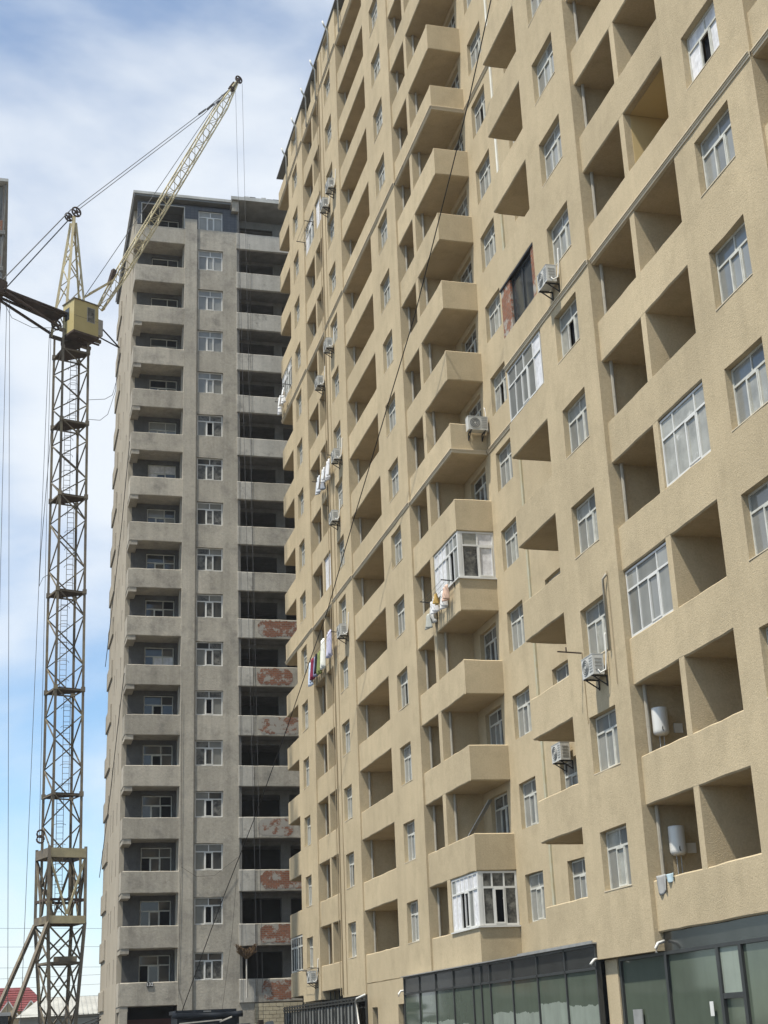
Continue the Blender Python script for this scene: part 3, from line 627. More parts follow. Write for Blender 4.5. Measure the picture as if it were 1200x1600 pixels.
m = MB(); m.tube([(6.80, YG + .3, 37.5), (6.72, 93, 33.0), (6.6, 104, 26)], .025, 6); gpart('hanging_wire', m, 'rope')
# dry brush on a pole by the lowest open bay
tb = thing('brushwood_pole', 'dried brown brushwood bundled on a thin pole before the lowest open grey bay', 'branch', (14.3, YG - .35, 2.3))
m = MB(); m.tube([(14.3, YG - .35, 2.3), (14.28, YG - .35, 4.6)], .05, 6); m.build('pole', M['concrete_light'], tb)
m = MB(); r_ = random.Random(8)
for i in range(150):
    a = r_.uniform(-.62, .62); h_ = r_.uniform(.35, .85); m.bar((14.28 + a * .08, YG - .35 + r_.uniform(-.1, .1), 4.5), (14.28 + a, YG - .35 + r_.uniform(-.25, .25), 4.5 + h_ * (.7 + abs(a) * .5)), .02)
for i in range(120):
    a = r_.uniform(-.6, .6); zz = 4.55 + abs(a) * .9 + r_.uniform(0, .25); m.bar((14.28 + a, YG - .35 + r_.uniform(-.2, .2), zz), (14.28 + a + r_.uniform(-.15, .15), YG - .35 + r_.uniform(-.2, .2), min(5.35, zz + r_.uniform(.05, .25))), .03, .012)
m.build('twigs', M['twig'], tb)
# ------------------------------------------------------------------ tower crane
CR = thing('tower_crane', 'old faded yellow lattice tower crane with a raised jib left of the grey tower', 'crane', (3.07, 76, GZ))
def cpart(name, mb, material, parent=None, smooth=False): return mb.build(name, M[material], parent or CR, smooth)
ax = lambda z: Vector((2.401 - 0.0174 * (z - 37.04), 76.0, z))
LAT = Vector((0.9995, -0.0316, 0)); VD = Vector((0.0316, 0.9995, 0))
U = Vector((0.881, 0.472, 0)); NN = Vector((0.472, -0.881, 0))
CO = ((-.95, .46), (-.46, -.95), (.95, -.46), (.46, .95))
corner = lambda i, z, s=1.0: ax(z) + LAT * CO[i % 4][0] * s + VD * CO[i % 4][1] * s
hp = lambda s, z, n=0.0: ax(z) + U * s + NN * n
zs_ = [6.1, 12.17, 17.63, 22.98, 28.43, 32.85, 37.24]
for si, (z0, z1) in enumerate(zip(zs_, zs_[1:])):
    fr = MB()
    for i in range(4):
        for z in (z1 - .06,): fr.bar(corner(i, z), corner(i + 1, z), .07)
    sec = cpart('mast_section', fr, 'mast')
    for i in range(4):
        m = MB(); m.bar(corner(i, z0), corner(i, z1), .135); m.bar(corner(i, z1 - .12), corner(i, z1 + .12), .22); cpart('leg', m, 'mast', sec)
    n = 4
    for i in range(4):
        for j in range(n):
            a = z0 + (z1 - z0) * j / n; b = z0 + (z1 - z0) * (j + 1) / n
            p, q = (i, i + 1) if (j + i) % 2 else (i + 1, i)
            m = MB(); m.bar(corner(p, a), corner(q, b), .06); cpart('brace', m, 'mast', sec)
    m = MB(); c = [corner(i, z1) for i in range(4)]
    pts = [c[0], c[1], c[2], c[2] * .55 + c[3] * .45, c[0] * .5 + c[3] * .5]
    m.add([p + Vector((0, 0, .03)) for p in pts] + [p - Vector((0, 0, .03)) for p in pts], [(0, 1, 2, 3, 4), (9, 8, 7, 6, 5)] + [(k, (k + 1) % 5, 5 + (k + 1) % 5, 5 + k) for k in range(5)]); cpart('platform', m, 'rust', sec)
    m = MB(); off = (LAT * .15 + VD * .35) if si % 2 else (LAT * -.1 + VD * .2)
    for s in (-.17, .17): m.tube([ax(z0) + off + LAT * s, ax(z1) + off + LAT * s], .016, 5)
    k = 0
    while z0 + .3 * k < z1: m.bar(ax(z0 + .3 * k) + off - LAT * .17, ax(z0 + .3 * k) + off + LAT * .17, .02); k += 1
    for k in range(5):
        zc = z0 + .6 + k * 1.0
        m.tube([ax(zc) + off + LAT * .3 * math.cos(t) - VD * .5 * math.sin(t) for t in [math.pi * q / 8 for q in range(9)]], .014, 4)
    cpart('ladder', m, 'mast', sec)
# collar frame and tapered base
cs = 1.27
for z0, z1, nm in ((8.95, 9.40, 'collar_beam'), (5.75, 6.12, 'collar_beam')):
    for i in range(4): m = MB(); m.bar(corner(i, (z0 + z1) / 2, cs), corner(i + 1, (z0 + z1) / 2, cs), .16, z1 - z0); cpart(nm, m, 'crane' if i == 1 else 'mast')
m = MB(); c = [corner(i, 5.9, cs * .98) for i in range(4)]; m.add([p for p in c] + [p - Vector((0, 0, .05)) for p in c], [(0, 1, 2, 3), (7, 6, 5, 4)] + [(k, (k + 1) % 4, 4 + (k + 1) % 4, 4 + k) for k in range(4)]); cpart('platform', m, 'rust')
for i in range(4):
    m = MB(); m.bar(corner(i, 5.7, cs), corner(i, 9.5, cs), .15); cpart('collar_post', m, 'mast')
    mid = (corner(i, 6.2, cs) + corner(i + 1, 6.2, cs)) / 2
    for j in (i, i + 1): m = MB(); m.bar(corner(j, 9.0, cs), mid, .10); cpart('brace', m, 'crane' if i == 1 else 'mast')
    m = MB(); m.bar(corner(i, 6.9, cs * .99), corner(i + 1, 6.9, cs * .99), .09, .12); cpart('brace', m, 'rust')
    m = MB(); m.bar(corner(i, 5.8, cs), corner(i, GZ, .66), .17); cpart('base_leg', m, 'mast')
    for za, zb in ((5.7, 4.0), (4.0, 2.0), (2.0, .3), (.3, -1.3)):
        sa = .66 + (cs - .66) * (za - GZ) / (5.8 - GZ); sb = .66 + (cs - .66) * (zb - GZ) / (5.8 - GZ)
        for p, q in ((i, i + 1), (i + 1, i)): m = MB(); m.bar(corner(p, za, sa), corner(q, zb, sb), .07); cpart('brace', m, 'mast')
    m = MB(); m.bar(corner(i, 3.9, 1.1), corner(i + 1, 3.9, 1.1), .10, .10); cpart('brace', m, 'mast')
m = MB(); m.box(2.7, 3.8, 75.2, 76.2, 3.95, 4.2); cpart('winch_box', m, 'mast')
for i, q in ((0, Vector((-.35, 74.8, .6))), (1, Vector((.2, 72.4, -.4)))):
    m = MB(); a = corner(i, 5.8, cs); m.bar(a, a + (q - a) * 1.25, .17); cpart('raking_strut', m, 'mast')
for k, off in enumerate((0, .5)):
    m = MB(); c0 = ax(9.6) + LAT * -1.05 + VD * -.5
    m.tube([c0 + LAT * .18 * math.cos(t) + Vector((0, 0, .3 + k * .28 + .18 * math.sin(t))) for t in [2 * math.pi * q / 12 for q in range(13)]], .05, 5); cpart('sheave', m, 'rust')
# slewing ring and head
m = MB(); m.tube([ax(37.85), ax(38.15)], .6, 16); cpart('slewing_ring', m, 'rust')
for i in range(4): m = MB(); m.bar(corner(i, 37.2), corner(i, 38.4), .12); cpart('leg', m, 'mast')
for s in (-1, 1):
    m = MB(); m.bar(hp(-1.1, 38.35, s * .55), hp(1.6, 38.35, s * .55), .14, .2); cpart('head_beam', m, 'mast')
for s0, n0 in ((-1.0, -.55), (-.75, .5), (.95, -.45), (.8, .45)):
    m = MB(); m.bar(hp(s0, 38.3, n0), hp(s0 * .12, 45.9, n0 * .25), .15 if s0 < 0 else .115); cpart('a_frame_leg', m, 'crane')
aw = lambda s0, n0, z: hp(s0 + (s0 * .12 - s0) * (z - 38.3) / 7.6, z, n0 + (n0 * .25 - n0) * (z - 38.3) / 7.6)
AF = [(-1.0, -.55), (-.75, .5), (.8, .45), (.95, -.45)]
for i in range(4):
    for j, (za, zb) in enumerate(((38.6, 40.2), (40.2, 41.6), (41.6, 42.8), (42.8, 43.8), (43.8, 44.7))):
        p, q = (AF[i], AF[(i + 1) % 4]) if j % 2 else (AF[(i + 1) % 4], AF[i])
        m = MB(); m.bar(aw(*p, za), aw(*q, zb), .05); cpart('brace', m, 'crane')
m = MB(); m.bar(hp(0, 45.2), hp(0, 46.3), .42, .2); cpart('mast_head', m, 'crane')
def sheave(s, z, n, r, ta=.07):
    m = MB(); c0 = hp(s, z, n); circ = lambda rr: [c0 + U * rr * math.cos(t) + Vector((0, 0, rr * math.sin(t))) for t in [2 * math.pi * q / 20 for q in range(21)]]
    m.tube(circ(r - .04), .055, 6)
    for q in range(5):
        t = 2 * math.pi * q / 5 + .3; m.bar(c0, c0 + U * (r - .05) * math.cos(t) + Vector((0, 0, (r - .05) * math.sin(t))), ta)
    m.tube([c0 - NN * .09, c0 + NN * .09], .09, 10); cpart('sheave', m, 'rust')
sheave(.0, 46.55, .28, .33); sheave(-.22, 46.35, -.2, .29); sheave(-1.2, 38.65, .35, .33); sheave(12.66, 62.1, .0, .30); sheave(11.9, 60.9, .15, .22)
# jib
jf, jt = Vector((1.93, 40.95)), Vector((12.45, 61.75)); jd = (jt - jf).normalized(); jn = Vector((-jd.y, jd.x)); JL = (jt - jf).length
def jw(t): return .16 + (.30 - .16) * min(1, t / 3.0) if t < JL - 3 else .30 - .22 * (t - (JL - 3)) / 3
def jp(t, a, b): 
    w = jw(t); q = jf + jd * t + jn * (a * w); return hp(q.x, q.y, b * w)
JIB = MB(); JIB.bar(jp(0, -1, -1), jp(0, -1, 1), .12); JIB.bar(jp(0, 1, -1), jp(0, 1, 1), .12); jib = cpart('jib', JIB, 'crane')
for a in (-1, 1):
    for b in (-1, 1):
        m = MB(); ts = [0, 3, JL - 3, JL]
        for t0, t1 in zip(ts, ts[1:]): m.bar(jp(t0, a, b), jp(t1, a, b), .075)
        cpart('chord', m, 'crane', jib)
nb = 18
for j in range(nb):
    t0, t1 = JL * j / nb, JL * (j + 1) / nb
    for (a0, b0), (a1, b1) in (((-1, -1), (1, -1)), ((-1, 1), (1, 1)), ((-1, -1), (-1, 1)), ((1, -1), (1, 1))):
        m = MB()
        if j % 2: m.bar(jp(t0, a0, b0), jp(t1, a1, b1), .03)
        else: m.bar(jp(t0, a1, b1), jp(t1, a0, b0), .03)
        cpart('brace', m, 'crane', jib)
    for b in (-1, 1): m = MB(); m.bar(jp(t0, -1, b), jp(t0, 1, b), .035); cpart('brace', m, 'crane', jib)
m = MB(); m.bar(jp(JL - .6, 0, 0), hp(12.66, 62.15), .22, .14); m.bar(jp(JL - 1.0, 1.3, 0), jp(JL - .2, 1.6, 0), .16); cpart('jib_head', m, 'rust')
for n0 in (-.3, .3):
    m = MB(); m.bar(hp(.95, 41.4, n0), jp(2.1, 1, .6 if n0 > 0 else -.6), .11); cpart('jib_stop', m, 'crane')
m = MB(); m.bar(jp(1.9, 1.1, 0), jp(2.9, 1.6, 0), .26); cpart('jib_stop', m, 'rust')
# counter arm
for n0 in (-.5, .5):
    m = MB(); m.bar(hp(-.7, 39.3, n0), hp(-4.6, 39.75, n0), .14, .10); cpart('counter_beam', m, 'rust')
    m = MB(); m.bar(hp(-1.1, 38.5, n0), hp(-4.5, 39.6, n0), .12); cpart('counter_beam', m, 'rust')
m = MB(); a, b, c, d = hp(-.75, 39.42, -.8), hp(-.75, 39.42, .8), hp(-4.4, 39.9, .35), hp(-4.4, 39.9, -.35)
m.add([a, b, c, d] + [p - Vector((0, 0, .08)) for p in (a, b, c, d)], [(0, 1, 2, 3), (7, 6, 5, 4)] + [(k, (k + 1) % 4, 4 + (k + 1) % 4, 4 + k) for k in range(4)]); cpart('counter_deck', m, 'rust')
m = MB(); c0 = hp(-4.95, 39.9)
m.bar(hp(-4.4, 39.85), hp(-5.6, 39.95), .9, .75); m.bar(hp(-4.3, 40.25), hp(-5.2, 40.4), .5, .3); cpart('counterweight', m, 'rust')
# cab
def cb(s, n, z): return hp(s, z, n)
def cbox(m, s0, s1, n0, n1, z0, z1):
    m.add([cb(s0, n0, z0), cb(s1, n0, z0), cb(s1, n1, z0), cb(s0, n1, z0), cb(s0, n0, z1), cb(s1, n0, z1), cb(s1, n1, z1), cb(s0, n1, z1)],
          [(0, 3, 2, 1), (4, 5, 6, 7), (0, 1, 5, 4), (1, 2, 6, 5), (2, 3, 7, 6), (3, 0, 4, 7)])
m = MB(); cbox(m, -.75, .85, .3, 1.5, 38.05, 40.02); cab = cpart('cab', m, 'crane_cab')
m = MB(); cbox(m, -.80, .90, .25, 1.55, 40.02, 40.08); cpart('cab_roof', m, 'mast', cab)
m = MB(); cbox(m, -.78, .88, .28, 1.53, 37.93, 38.05); cbox(m, -.1, 1.25, .9, 1.0, 37.85, 37.93); cbox(m, -.3, 1.0, .35, .45, 37.85, 37.93); cpart('cab_floor', m, 'rust', cab)
m = MB(); cbox(m, .14, .58, 1.47, 1.515, 38.85, 39.72); cpart('cab_window', m, 'glass_dirty', cab)
m = MB(); cbox(m, .10, .62, 1.495, 1.51, 38.81, 38.85); cbox(m, .10, .14, 1.495, 1.51, 38.85, 39.72); cbox(m, .58, .62, 1.495, 1.51, 38.85, 39.72); cbox(m, .10, .62, 1.495, 1.51, 39.72, 39.76); cpart('cab_window_frame', m, 'steel_grey', cab)
m = MB(); cbox(m, -.765, -.735, .55, 1.0, 38.9, 39.65); cpart('cab_window', m, 'glass_clean', cab)
m = MB(); cbox(m, -.73, .83, 1.5, 1.508, 38.98, 38.995); cpart('cab_seam', m, 'mast', cab)
m = MB(); cbox(m, .86, 1.25, .5, 1.35, 38.3, 39.3); cpart('control_box', m, 'steel_grey')
m = MB(); m.bar(hp(1.2, 38.45, .9), hp(2.85, 38.35, .6), .06); m.bar(hp(1.25, 39.2, .9), hp(2.85, 38.35, .6), .06); cpart('outrigger', m, 'black_metal')
# ropes
def rope(name, pts, r=.022): m = MB(); m.tube(pts, r, 5); return cpart(name, m, 'rope')
for n0 in (-.12, .12):
    rope('pendant_rope', [hp(.1, 46.85 + n0, n0), hp(9.71, 58.13 + n0, n0), hp(12.2, 61.4, n0)], .024)
    rope('pendant_rope', [hp(-.15, 46.85, n0), hp(-4.6, 40.35, n0)], .024); rope('pendant_rope', [hp(-.35, 46.0, n0), hp(-4.25, 40.1, n0)], .024)
for t in (.0, .35, .75): m = MB(); m.bar(hp(9.3 + t * 2, 57.8 + t * 2.1, -.1), hp(9.75 + t * 2, 58.3 + t * 2.1, .1), .10); cpart('turnbuckle', m, 'rope')
rope('luffing_rope', [hp(.2, 40.2), hp(11.2, 60.2)], .022)
rope('hoist_rope', [hp(12.36, 61.0), hp(12.36, 1.0)], .011); rope('hoist_rope', [hp(12.95, 61.9), hp(12.7, 1.0)], .011)
m = MB(); m.bar(hp(12.5, 1.0), hp(12.5, .3), .5, .25); m.tube([hp(12.5, .3), hp(12.5, -.1), hp(12.65, -.3), hp(12.8, -.15)], .05, 6); cpart('hook_block', m, 'rust')
for a, b in (((-1.3, 73.9, 39.5), (-.1, 74, -1.4)), ((-1.15, 73.9, 39.5), (.75, 74, -1.4)), ((1.12, 75.3, 38.4), (1.25, 75.2, -1.4)), ((1.2, 75.3, 38.4), (1.75, 75.1, 9.6))): rope('hoist_rope', [a, b], .014)
loop = [hp(2.85, 38.3, .6), hp(2.75, 36.5, .6), hp(2.4, 35.2, .6), hp(1.9, 34.8, .6), ax(34.5) + LAT * .98]
rope('control_cable', loop, .016); rope('control_cable', [hp(2.8, 38.3, .6), hp(2.6, 35.5, .6), hp(2.1, 33.9, .6), hp(1.6, 33.4, .6), ax(33.3) + LAT * .98], .016)
rope('control_cable', [corner(0, 24.2), corner(0, 24.0) - LAT * .3, corner(0, 23.5) - LAT * .5 , corner(0, 25.5) - LAT * .45, corner(0, 33) - LAT * .05], .018)
rope('control_cable', [hp(-4.4, 39.3), hp(-3.8, 38.4), hp(-2.5, 38.2), hp(-1.2, 38.6)], .016)

# ------------------------------------------------------------------ neighbouring tower at the left edge
LB = thing('apartment_tower', 'dark unfinished tower with brick infill cut off by the left edge', 'building', (-9, 108, GZ))
def lpart(name, mb, material): return mb.build(name, M[material], LB)
m = MB(); m.box(-17, -2.5, 100.5, 116, GZ, 63.4); lpart('core_wall', m, 'concrete_raw')
for k in range(19):
    z0 = 5.25 + H * (k - 1) if k else 2.0; z2 = 5.25 + H * k if k < 18 else 63.4
    m = MB(); band(m, 'Y', 100.05, 100.49, -17, -2.16, z0, z0 + .35); lpart('floor_slab', m, 'concrete_raw')
    m = MB(); m.box(-2.38, -2.26, 100.15, 100.49, z0 + .355, z2 - .01); lpart('column', m, 'concrete_raw')
    m = MB(); m.box(-6, -2.39, 100.2, 100.49, z0 + .36, sill(k)); lpart('brick_infill', m, 'brick')
m = MB(); m.box(-17.2, -2.14, 99.8, 116.2, 63.45, 63.7); lpart('roof', m, 'roof_white')
# ------------------------------------------------------------------ air conditioners
_ac = {}
def ac_meshes():
    if _ac: return _ac
    c = MB(); c.box(-.40, .40, -.44, -.12, 0, .56); c.box(-.40, .40, -.445, -.44, 0, .03); c.box(-.405, .405, -.45, -.11, .56, .575)
    _ac['casing'] = c.mesh('casing', M['ac'])
    gq = MB(); gq.tube([(-.12, -.452, .29), (-.12, -.441, .29)], .215, 24); _ac['fan_grille'] = gq.mesh('fan_grille', M['ac_dark'])
    h = MB(); h.tube([(-.12, -.458, .29), (-.12, -.450, .29)], .045, 12)
    for r in (.10, .16, .215): h.tube([(-.12 + r * math.cos(t), -.456, .29 + r * math.sin(t)) for t in [2 * math.pi * k / 20 for k in range(21)]], .006, 4)
    _ac['fan_guard'] = h.mesh('fan_guard', M['ac'])
    lv = MB()
    for k in range(6): lv.box(.15, .36, -.449, -.44, .09 + k * .075, .12 + k * .075)
    for k in range(4): lv.box(.401, .412, -.38, -.18, .12 + k * .1, .15 + k * .1)
    _ac['louvre'] = lv.mesh('louvre', M['steel_grey'])
    b = MB(); b.box(-.02, .02, -.46, 0, -.04, 0); b.box(-.02, .02, -.03, 0, -.30, -.04); b.bar((0, -.40, -.03), (0, -.02, -.27), .03); _ac['bracket'] = b.mesh('bracket', M['black_metal'])
    p = MB(); p.tube([(.40, -.3, .12), (.46, -.26, .02), (.50, -.12, .1), (.50, -.06, .6), (.46, -.03, 1.1), (.44, 0, 1.15)], .022, 6); _ac['hose'] = p.mesh('hose', M['pvc'])
    return _ac
def ac(loc, label, face='X', hose=True):
    ms = ac_meshes(); t = thing('air_conditioner', label, 'air conditioner', loc, 'outdoor air conditioner units', rz=-math.pi / 2 if face == 'X' else 0)
    for n in ('casing', 'fan_grille', 'fan_guard', 'louvre') + (('hose',) if hose else ()): link(n, ms[n], t)
    for s in (-.28, .28): link('bracket', ms['bracket'], t, (s, 0, 0))
ac((XW, 36.85, 21.62), 'outdoor unit with a curved white hose just above the cornice right of the brick-framed opening')
ac((XW, 36.02, 9.02), 'outdoor unit casting a long shadow onto the wall below its window')
ac((17.08, 49.0, 21.90), 'outdoor unit with its round fan facing the viewer on a projecting balcony side', 'Y')
ac((17.56, 43.25, 8.02), 'outdoor unit tucked in shade above a recessed window behind a balcony', hose=False)
ac((XI, 68.0, 34.75), 'upper of two outdoor units beside a paired loggia at the cornice level')
ac((XG, 70.75, 33.8), 'outdoor unit on a parapet directly under the middle cornice')
ac((XI, 66.9, 27.85), 'outdoor unit beside the grey laundry rack')
ac((XI, 67.8, 24.8), 'outdoor unit with a long white hose below the grey laundry')
ac((XI, 66.7, 18.45), 'outdoor unit just right of the colourful laundry')
ac((XI, 66.45, 43.75), 'higher of the two topmost outdoor units on the far facade')
ac((XI, 67.95, 43.45), 'lower of the two topmost outdoor units on the far facade')
ac((XI, 75.75, 2.62), 'lowest outdoor unit near the ground by the barred corner balcony')
# ------------------------------------------------------------------ water heaters
def heater(x, y, z, label):
    t = thing('water_heater', label, 'water heater', (x, y, z), 'wall water heaters'); m = MB(); pr = [(.0, -.02), (.12, -.012), (.185, .02), (.205, .06), (.21, .12), (.21, .66), (.208, .695), (.195, .715), (.15, .725), (.0, .728)]; n = 20; o = 0
    for r, h in pr: m.v += [(max(r, .001) * math.cos(2 * math.pi * k / n), max(r, .001) * math.sin(2 * math.pi * k / n), h) for k in range(n)]
    for i in range(len(pr) - 1):
        for k in range(n): m.f.append((i * n + k, i * n + (k + 1) % n, (i + 1) * n + (k + 1) % n, (i + 1) * n + k))
    link('tank', m.mesh('tank', M['heater'], True), t)
    b = MB(); b.tube([(-.03, -.205, .14), (-.03, -.19, .14)], .038, 12)
    for i, v in enumerate(b.v): b.v[i] = (v[0], v[1], .14 + (v[2] - .14) * 1.8)
    link('dial', b.mesh('dial', M['ac_dark']), t)
    for s in (-.06, .06): q = MB(); q.tube([(s, 0, .02), (s, 0, -.55)], .012, 6); link('pipe', q.mesh('pipe', M['steel_grey']), t)
    q = MB(); q.box(-.12, .12, .19, .235, .3, .42); link('hanger', q.mesh('hanger', M['steel_grey']), t)
heater(16.48, 34.12, 7.04, 'white water heater hanging in the upper of two neighbouring loggias at right')
heater(16.60, 34.12, 3.98, 'white water heater in the lowest loggia at right, above the hanging rag')
for z in (7.15, 4.05): m = MB(); m.box(16.95, 17.2, 34.31, 34.355, z, z + .25); part('fuse_box', m, 'pvc')
# ------------------------------------------------------------------ cloth
def cloth(name, label, cat, x, y, z, w, h, colr, group=None, sway=.11, along='Y', seed=0, slant=0.0):
    mt = mat('cloth_' + name, colr, .9, .1, var=.1, vscale=5); r = random.Random(seed); nu, nv = 8, 8; m = MB(); ph = r.uniform(0, 6)
    for s in (0, 1):
        for i in range(nu + 1):
            for k in range(nv + 1):
                a = i / nu; b = k / nv; wv = sway * math.sin(a * 9 + ph + b) * (.3 + b) + s * .012
                shrink = 1 - .12 * b * (1 + math.sin(ph)); uu = (a - .5) * w * shrink
                zz = z - b * h * (1 + .08 * math.sin(a * 7 + ph)) - slant * a
                m.v.append((x + wv, y + uu, zz) if along == 'Y' else (x + uu, y + wv, zz))
    I = lambda s, i, k: s * (nu + 1) * (nv + 1) + i * (nv + 1) + k
    for i in range(nu):
        for k in range(nv):
            for s in (0, 1): m.f.append((I(s, i, k), I(s, i + 1, k), I(s, i + 1, k + 1), I(s, i, k + 1)))
    for i in range(nu):
        for k in (0, nv): m.f.append((I(0, i, k), I(0, i + 1, k), I(1, i + 1, k), I(1, i, k)))
    for k in range(nv):
        for i in (0, nu): m.f.append((I(0, i, k), I(0, i, k + 1), I(1, i, k + 1), I(1, i, k)))
    o = link(name, m.mesh(name, mt, True)); tag(o, label, cat, group); return o
def rack(x, y0, y1, z, label, out=.55):
    t = thing('drying_rack', label, 'drying rack', (x, (y0 + y1) / 2, z))
    for y in (y0, y1): m = MB(); m.bar((x, y, z), (x - out, y, z + .03), .035); m.bar((x, y, z - .3), (x - out * .1, y, z), .03); m.build('arm', M['black_metal'], t)
    for k in range(3): m = MB(); q = x - out * (.3 + .33 * k); m.tube([(q, y0, z + .02), (q, (y0 + y1) / 2, z - .02), (q, y1, z + .02)], .008, 4); m.build('line', M['rope'], t)
rack(XEf, 49.55, 52.5, 16.02, 'drying rack loaded with white washing below the curtained corner glazing')
for i, (y, w, h, c, nm, lb) in enumerate(((52.1, .55, .85, (.55, .55, .54), 'towel', 'crumpled white sheet at the far end of the rack below the corner glazing'),
        (51.5, .4, .6, (.7, .7, .72), 'shirt', 'white shirt in the middle of the rack below the corner glazing'), (51.1, .28, .4, (.45, .30, .10), 'towel', 'small orange cloth on the rack below the corner glazing'),
        (50.5, .45, .7, (.6, .6, .6), 'shirt', 'white shirt left of the pink cloth below the corner glazing'), (50.0, .35, .55, (.6, .42, .33), 'towel', 'pale pink cloth at the near end of the rack below the corner glazing'))):
    cloth(nm, lb, 'laundry', XEf - .18 - .07 * (i % 3), y, 15.98, w, h, c, 'washing below the corner glazing', seed=i, slant=.04)
cloth('bag', 'grey crumpled bag hanging under the rack with the white washing', 'bag', XEf - .35, 52.2, 15.45, .5, .55, (.38, .39, .36), None, .1, seed=31)
rack(XG, 68.3, 74.7, 19.12, 'drying rack with colourful washing on the far paired loggia')
for i, (y, w, h, c, nm, lb) in enumerate(((74.3, .75, 1.25, (.50, .58, .72), 'towel', 'large pale blue towel at the far end of the colourful washing'), (73.6, .42, 1.1, (.20, .03, .06), 'shirt', 'maroon shirt next to the pale blue towel'),
        (73.1, .42, 1.05, (.22, .22, .34), 'shirt', 'slate blue shirt right of the maroon one'), (72.6, .4, 1.0, (.012, .014, .02), 'trousers', 'black trousers in the colourful washing'), (72.1, .55, 1.15, (.20, .23, .09), 'shirt', 'olive green shirt right of the black trousers'),
        (70.9, .55, 1.5, (.72, .72, .66), 'towel', 'long white towel right of the olive shirt'), (69.9, .45, 1.2, (.5, .5, .58), 'shirt', 'lilac shirt in the colourful washing'), (69.2, .5, 1.3, (.42, .42, .55), 'shirt', 'lavender shirt at the near end of the colourful washing'))):
    cloth(nm, lb, 'laundry', XG - .35 - .06 * (i % 2), y, 19.1 + (.35 if i > 4 else 0), w, h, c, 'colourful washing on the far loggia', seed=40 + i)
rack(XG, 68.0, 71.9, 28.62, 'drying rack with grey and white washing higher on the far loggia')
for i, (y, c) in enumerate(((71.6, (.5, .52, .55)), (71.0, (.6, .62, .66)), (70.4, (.3, .32, .36)), (69.8, (.62, .63, .65)), (69.2, (.5, .5, .52)), (68.6, (.66, .66, .68)))):
    cloth('shirt', ['pale grey shirt leftmost', 'light grey-blue shirt second', 'dark grey shirt third', 'off-white shirt fourth', 'mid grey shirt fifth', 'white shirt last'][i] + ' on the higher far rack', 'laundry', XG - .3 - .08 * (i % 2), y, 28.6, .5, .75 + .1 * (i % 3), c, 'grey washing on the higher far rack', seed=60 + i)
rack(XI, 79.6, 82.3, 38.1, 'drying rack with white washing on the far corner glazing')
for i in range(4):
    cloth('shirt', ['white vest leftmost', 'white shirt second', 'white shirt third', 'white cloth nearest'][i] + ' on the rack of the far corner', 'laundry', XI - .3 - .1 * (i % 2), 82.0 - i * .6, 38.08, .45, .9 - .12 * i, (.75, .75, .76), 'white washing on the far corner', seed=80 + i)
rack(XG, 72.4, 74.8, 45.4, 'empty drying rack high on the far loggia glazing'); rack(XI, 75.2, 78.3, 3.30, 'empty drying rack above the lowest outdoor unit')
cloth('rag', 'patterned grey rag hung over the lowest right parapet', 'rag', XV - .03, 33.85, 3.46, .55, .45, (.33, .33, .32), None, .02, seed=5)
cloth('rag', 'small pale blue cloth beside the patterned rag', 'rag', XV - .03, 33.35, 3.44, .45, .2, (.38, .48, .52), None, .03, seed=6)
# bracket arm and bare pipe beside the shaded outdoor unit
t = thing('antenna_bracket', 'thin black bracket arm sticking out left of the outdoor unit with the long shadow', 'bracket', (XW, 37.35, 10.0))
m = MB(); m.bar((XW, 37.35, 10.05), (XW - .75, 37.35, 10.08), .035); m.bar((XW - .5, 37.3, 10.08), (XW - .5, 37.3, 10.2), .03); m.build('arm', M['rust'], t)
m = MB(); m.tube([(XW - .02, 37.3, 10.05), (XW - .02, 37.3, 8.0)], .014, 5); m.build('cable', M['plaster'], t)
t = thing('vent_pipe', 'bent pale vent pipe standing beside a tan window above an outdoor unit', 'pipe', (XW, 35.2, 10.2))
m = MB(); m.tube([(XW - .06, 35.3, 9.6), (XW - .06, 35.3, 11.3), (XW - .1, 35.2, 11.6), (XW - .05, 35.05, 11.7)], .035, 8); m.build('pipe', M['pipe'], t, True)
m = MB(); m.tube([(XW - .03, 35.05, 11.8), (XW - .03, 35.05, 8.6)], .010, 6); m.build('conduit', M['plaster'], t)
# timber leaning in a balcony
t = tag(link('plank', (lambda q: (q.bar((16.6, 51.9, 6.45), (17.4, 50.9, 8.0), .22, .03), q.mesh('plank', M['steel_grey']))[1])(MB())), 'grey board leaning inside a projecting balcony of the tan block', 'board')
# ------------------------------------------------------------------ cables across the yard
def cable(label, pts, r=.02, group=None):
    m = MB(); m.tube(pts, r, 6); o = m.build('cable', M['rubber']); return tag(o, label, 'cable', group)
ctl = [Vector(p) for p in ((15.3, 36.3, 36.4), (15.3, 39.12, 34.35), (15.3, 42.09, 32.29), (15.2, 44.17, 30.73), (15.0, 49.43, 27.13), (14.6, 59.16, 21.9), (14.3, 64.03, 18.79), (14.0, 66.5, 17.23), (13.7, 71.48, 14.73), (12.63, 74.5, 10.98), (11.32, 77.0, 7.12), (10.8, 78.0, 5.52), (9.5, 79.9, 1.46))]
cable('long black cable slanting down across the tan facade to the kiosk roof', ctl, .022)
ORD = ('highest', 'second highest', 'third highest', 'fourth highest', 'fifth highest', 'third lowest', 'second lowest', 'lowest')
for i, (z0, z1) in enumerate(((9.2, 8.6), (7.9, 7.4), (6.4, 6.0), (5.4, 6.1), (4.6, 5.6), (3.9, 4.6), (2.9, 2.7), (2.1, 1.9))):
    cable(ORD[i] + ' of the thin power lines crossing the sky low behind the crane', [(-25, 120 + i * 2, z0 + .6), (-8, 120 + i * 2, z0 - .1), (10, 120 + i * 2, (z0 + z1) / 2 - .2), (30, 120 + i * 2, z1 + .5)], .012, 'power lines behind the crane')
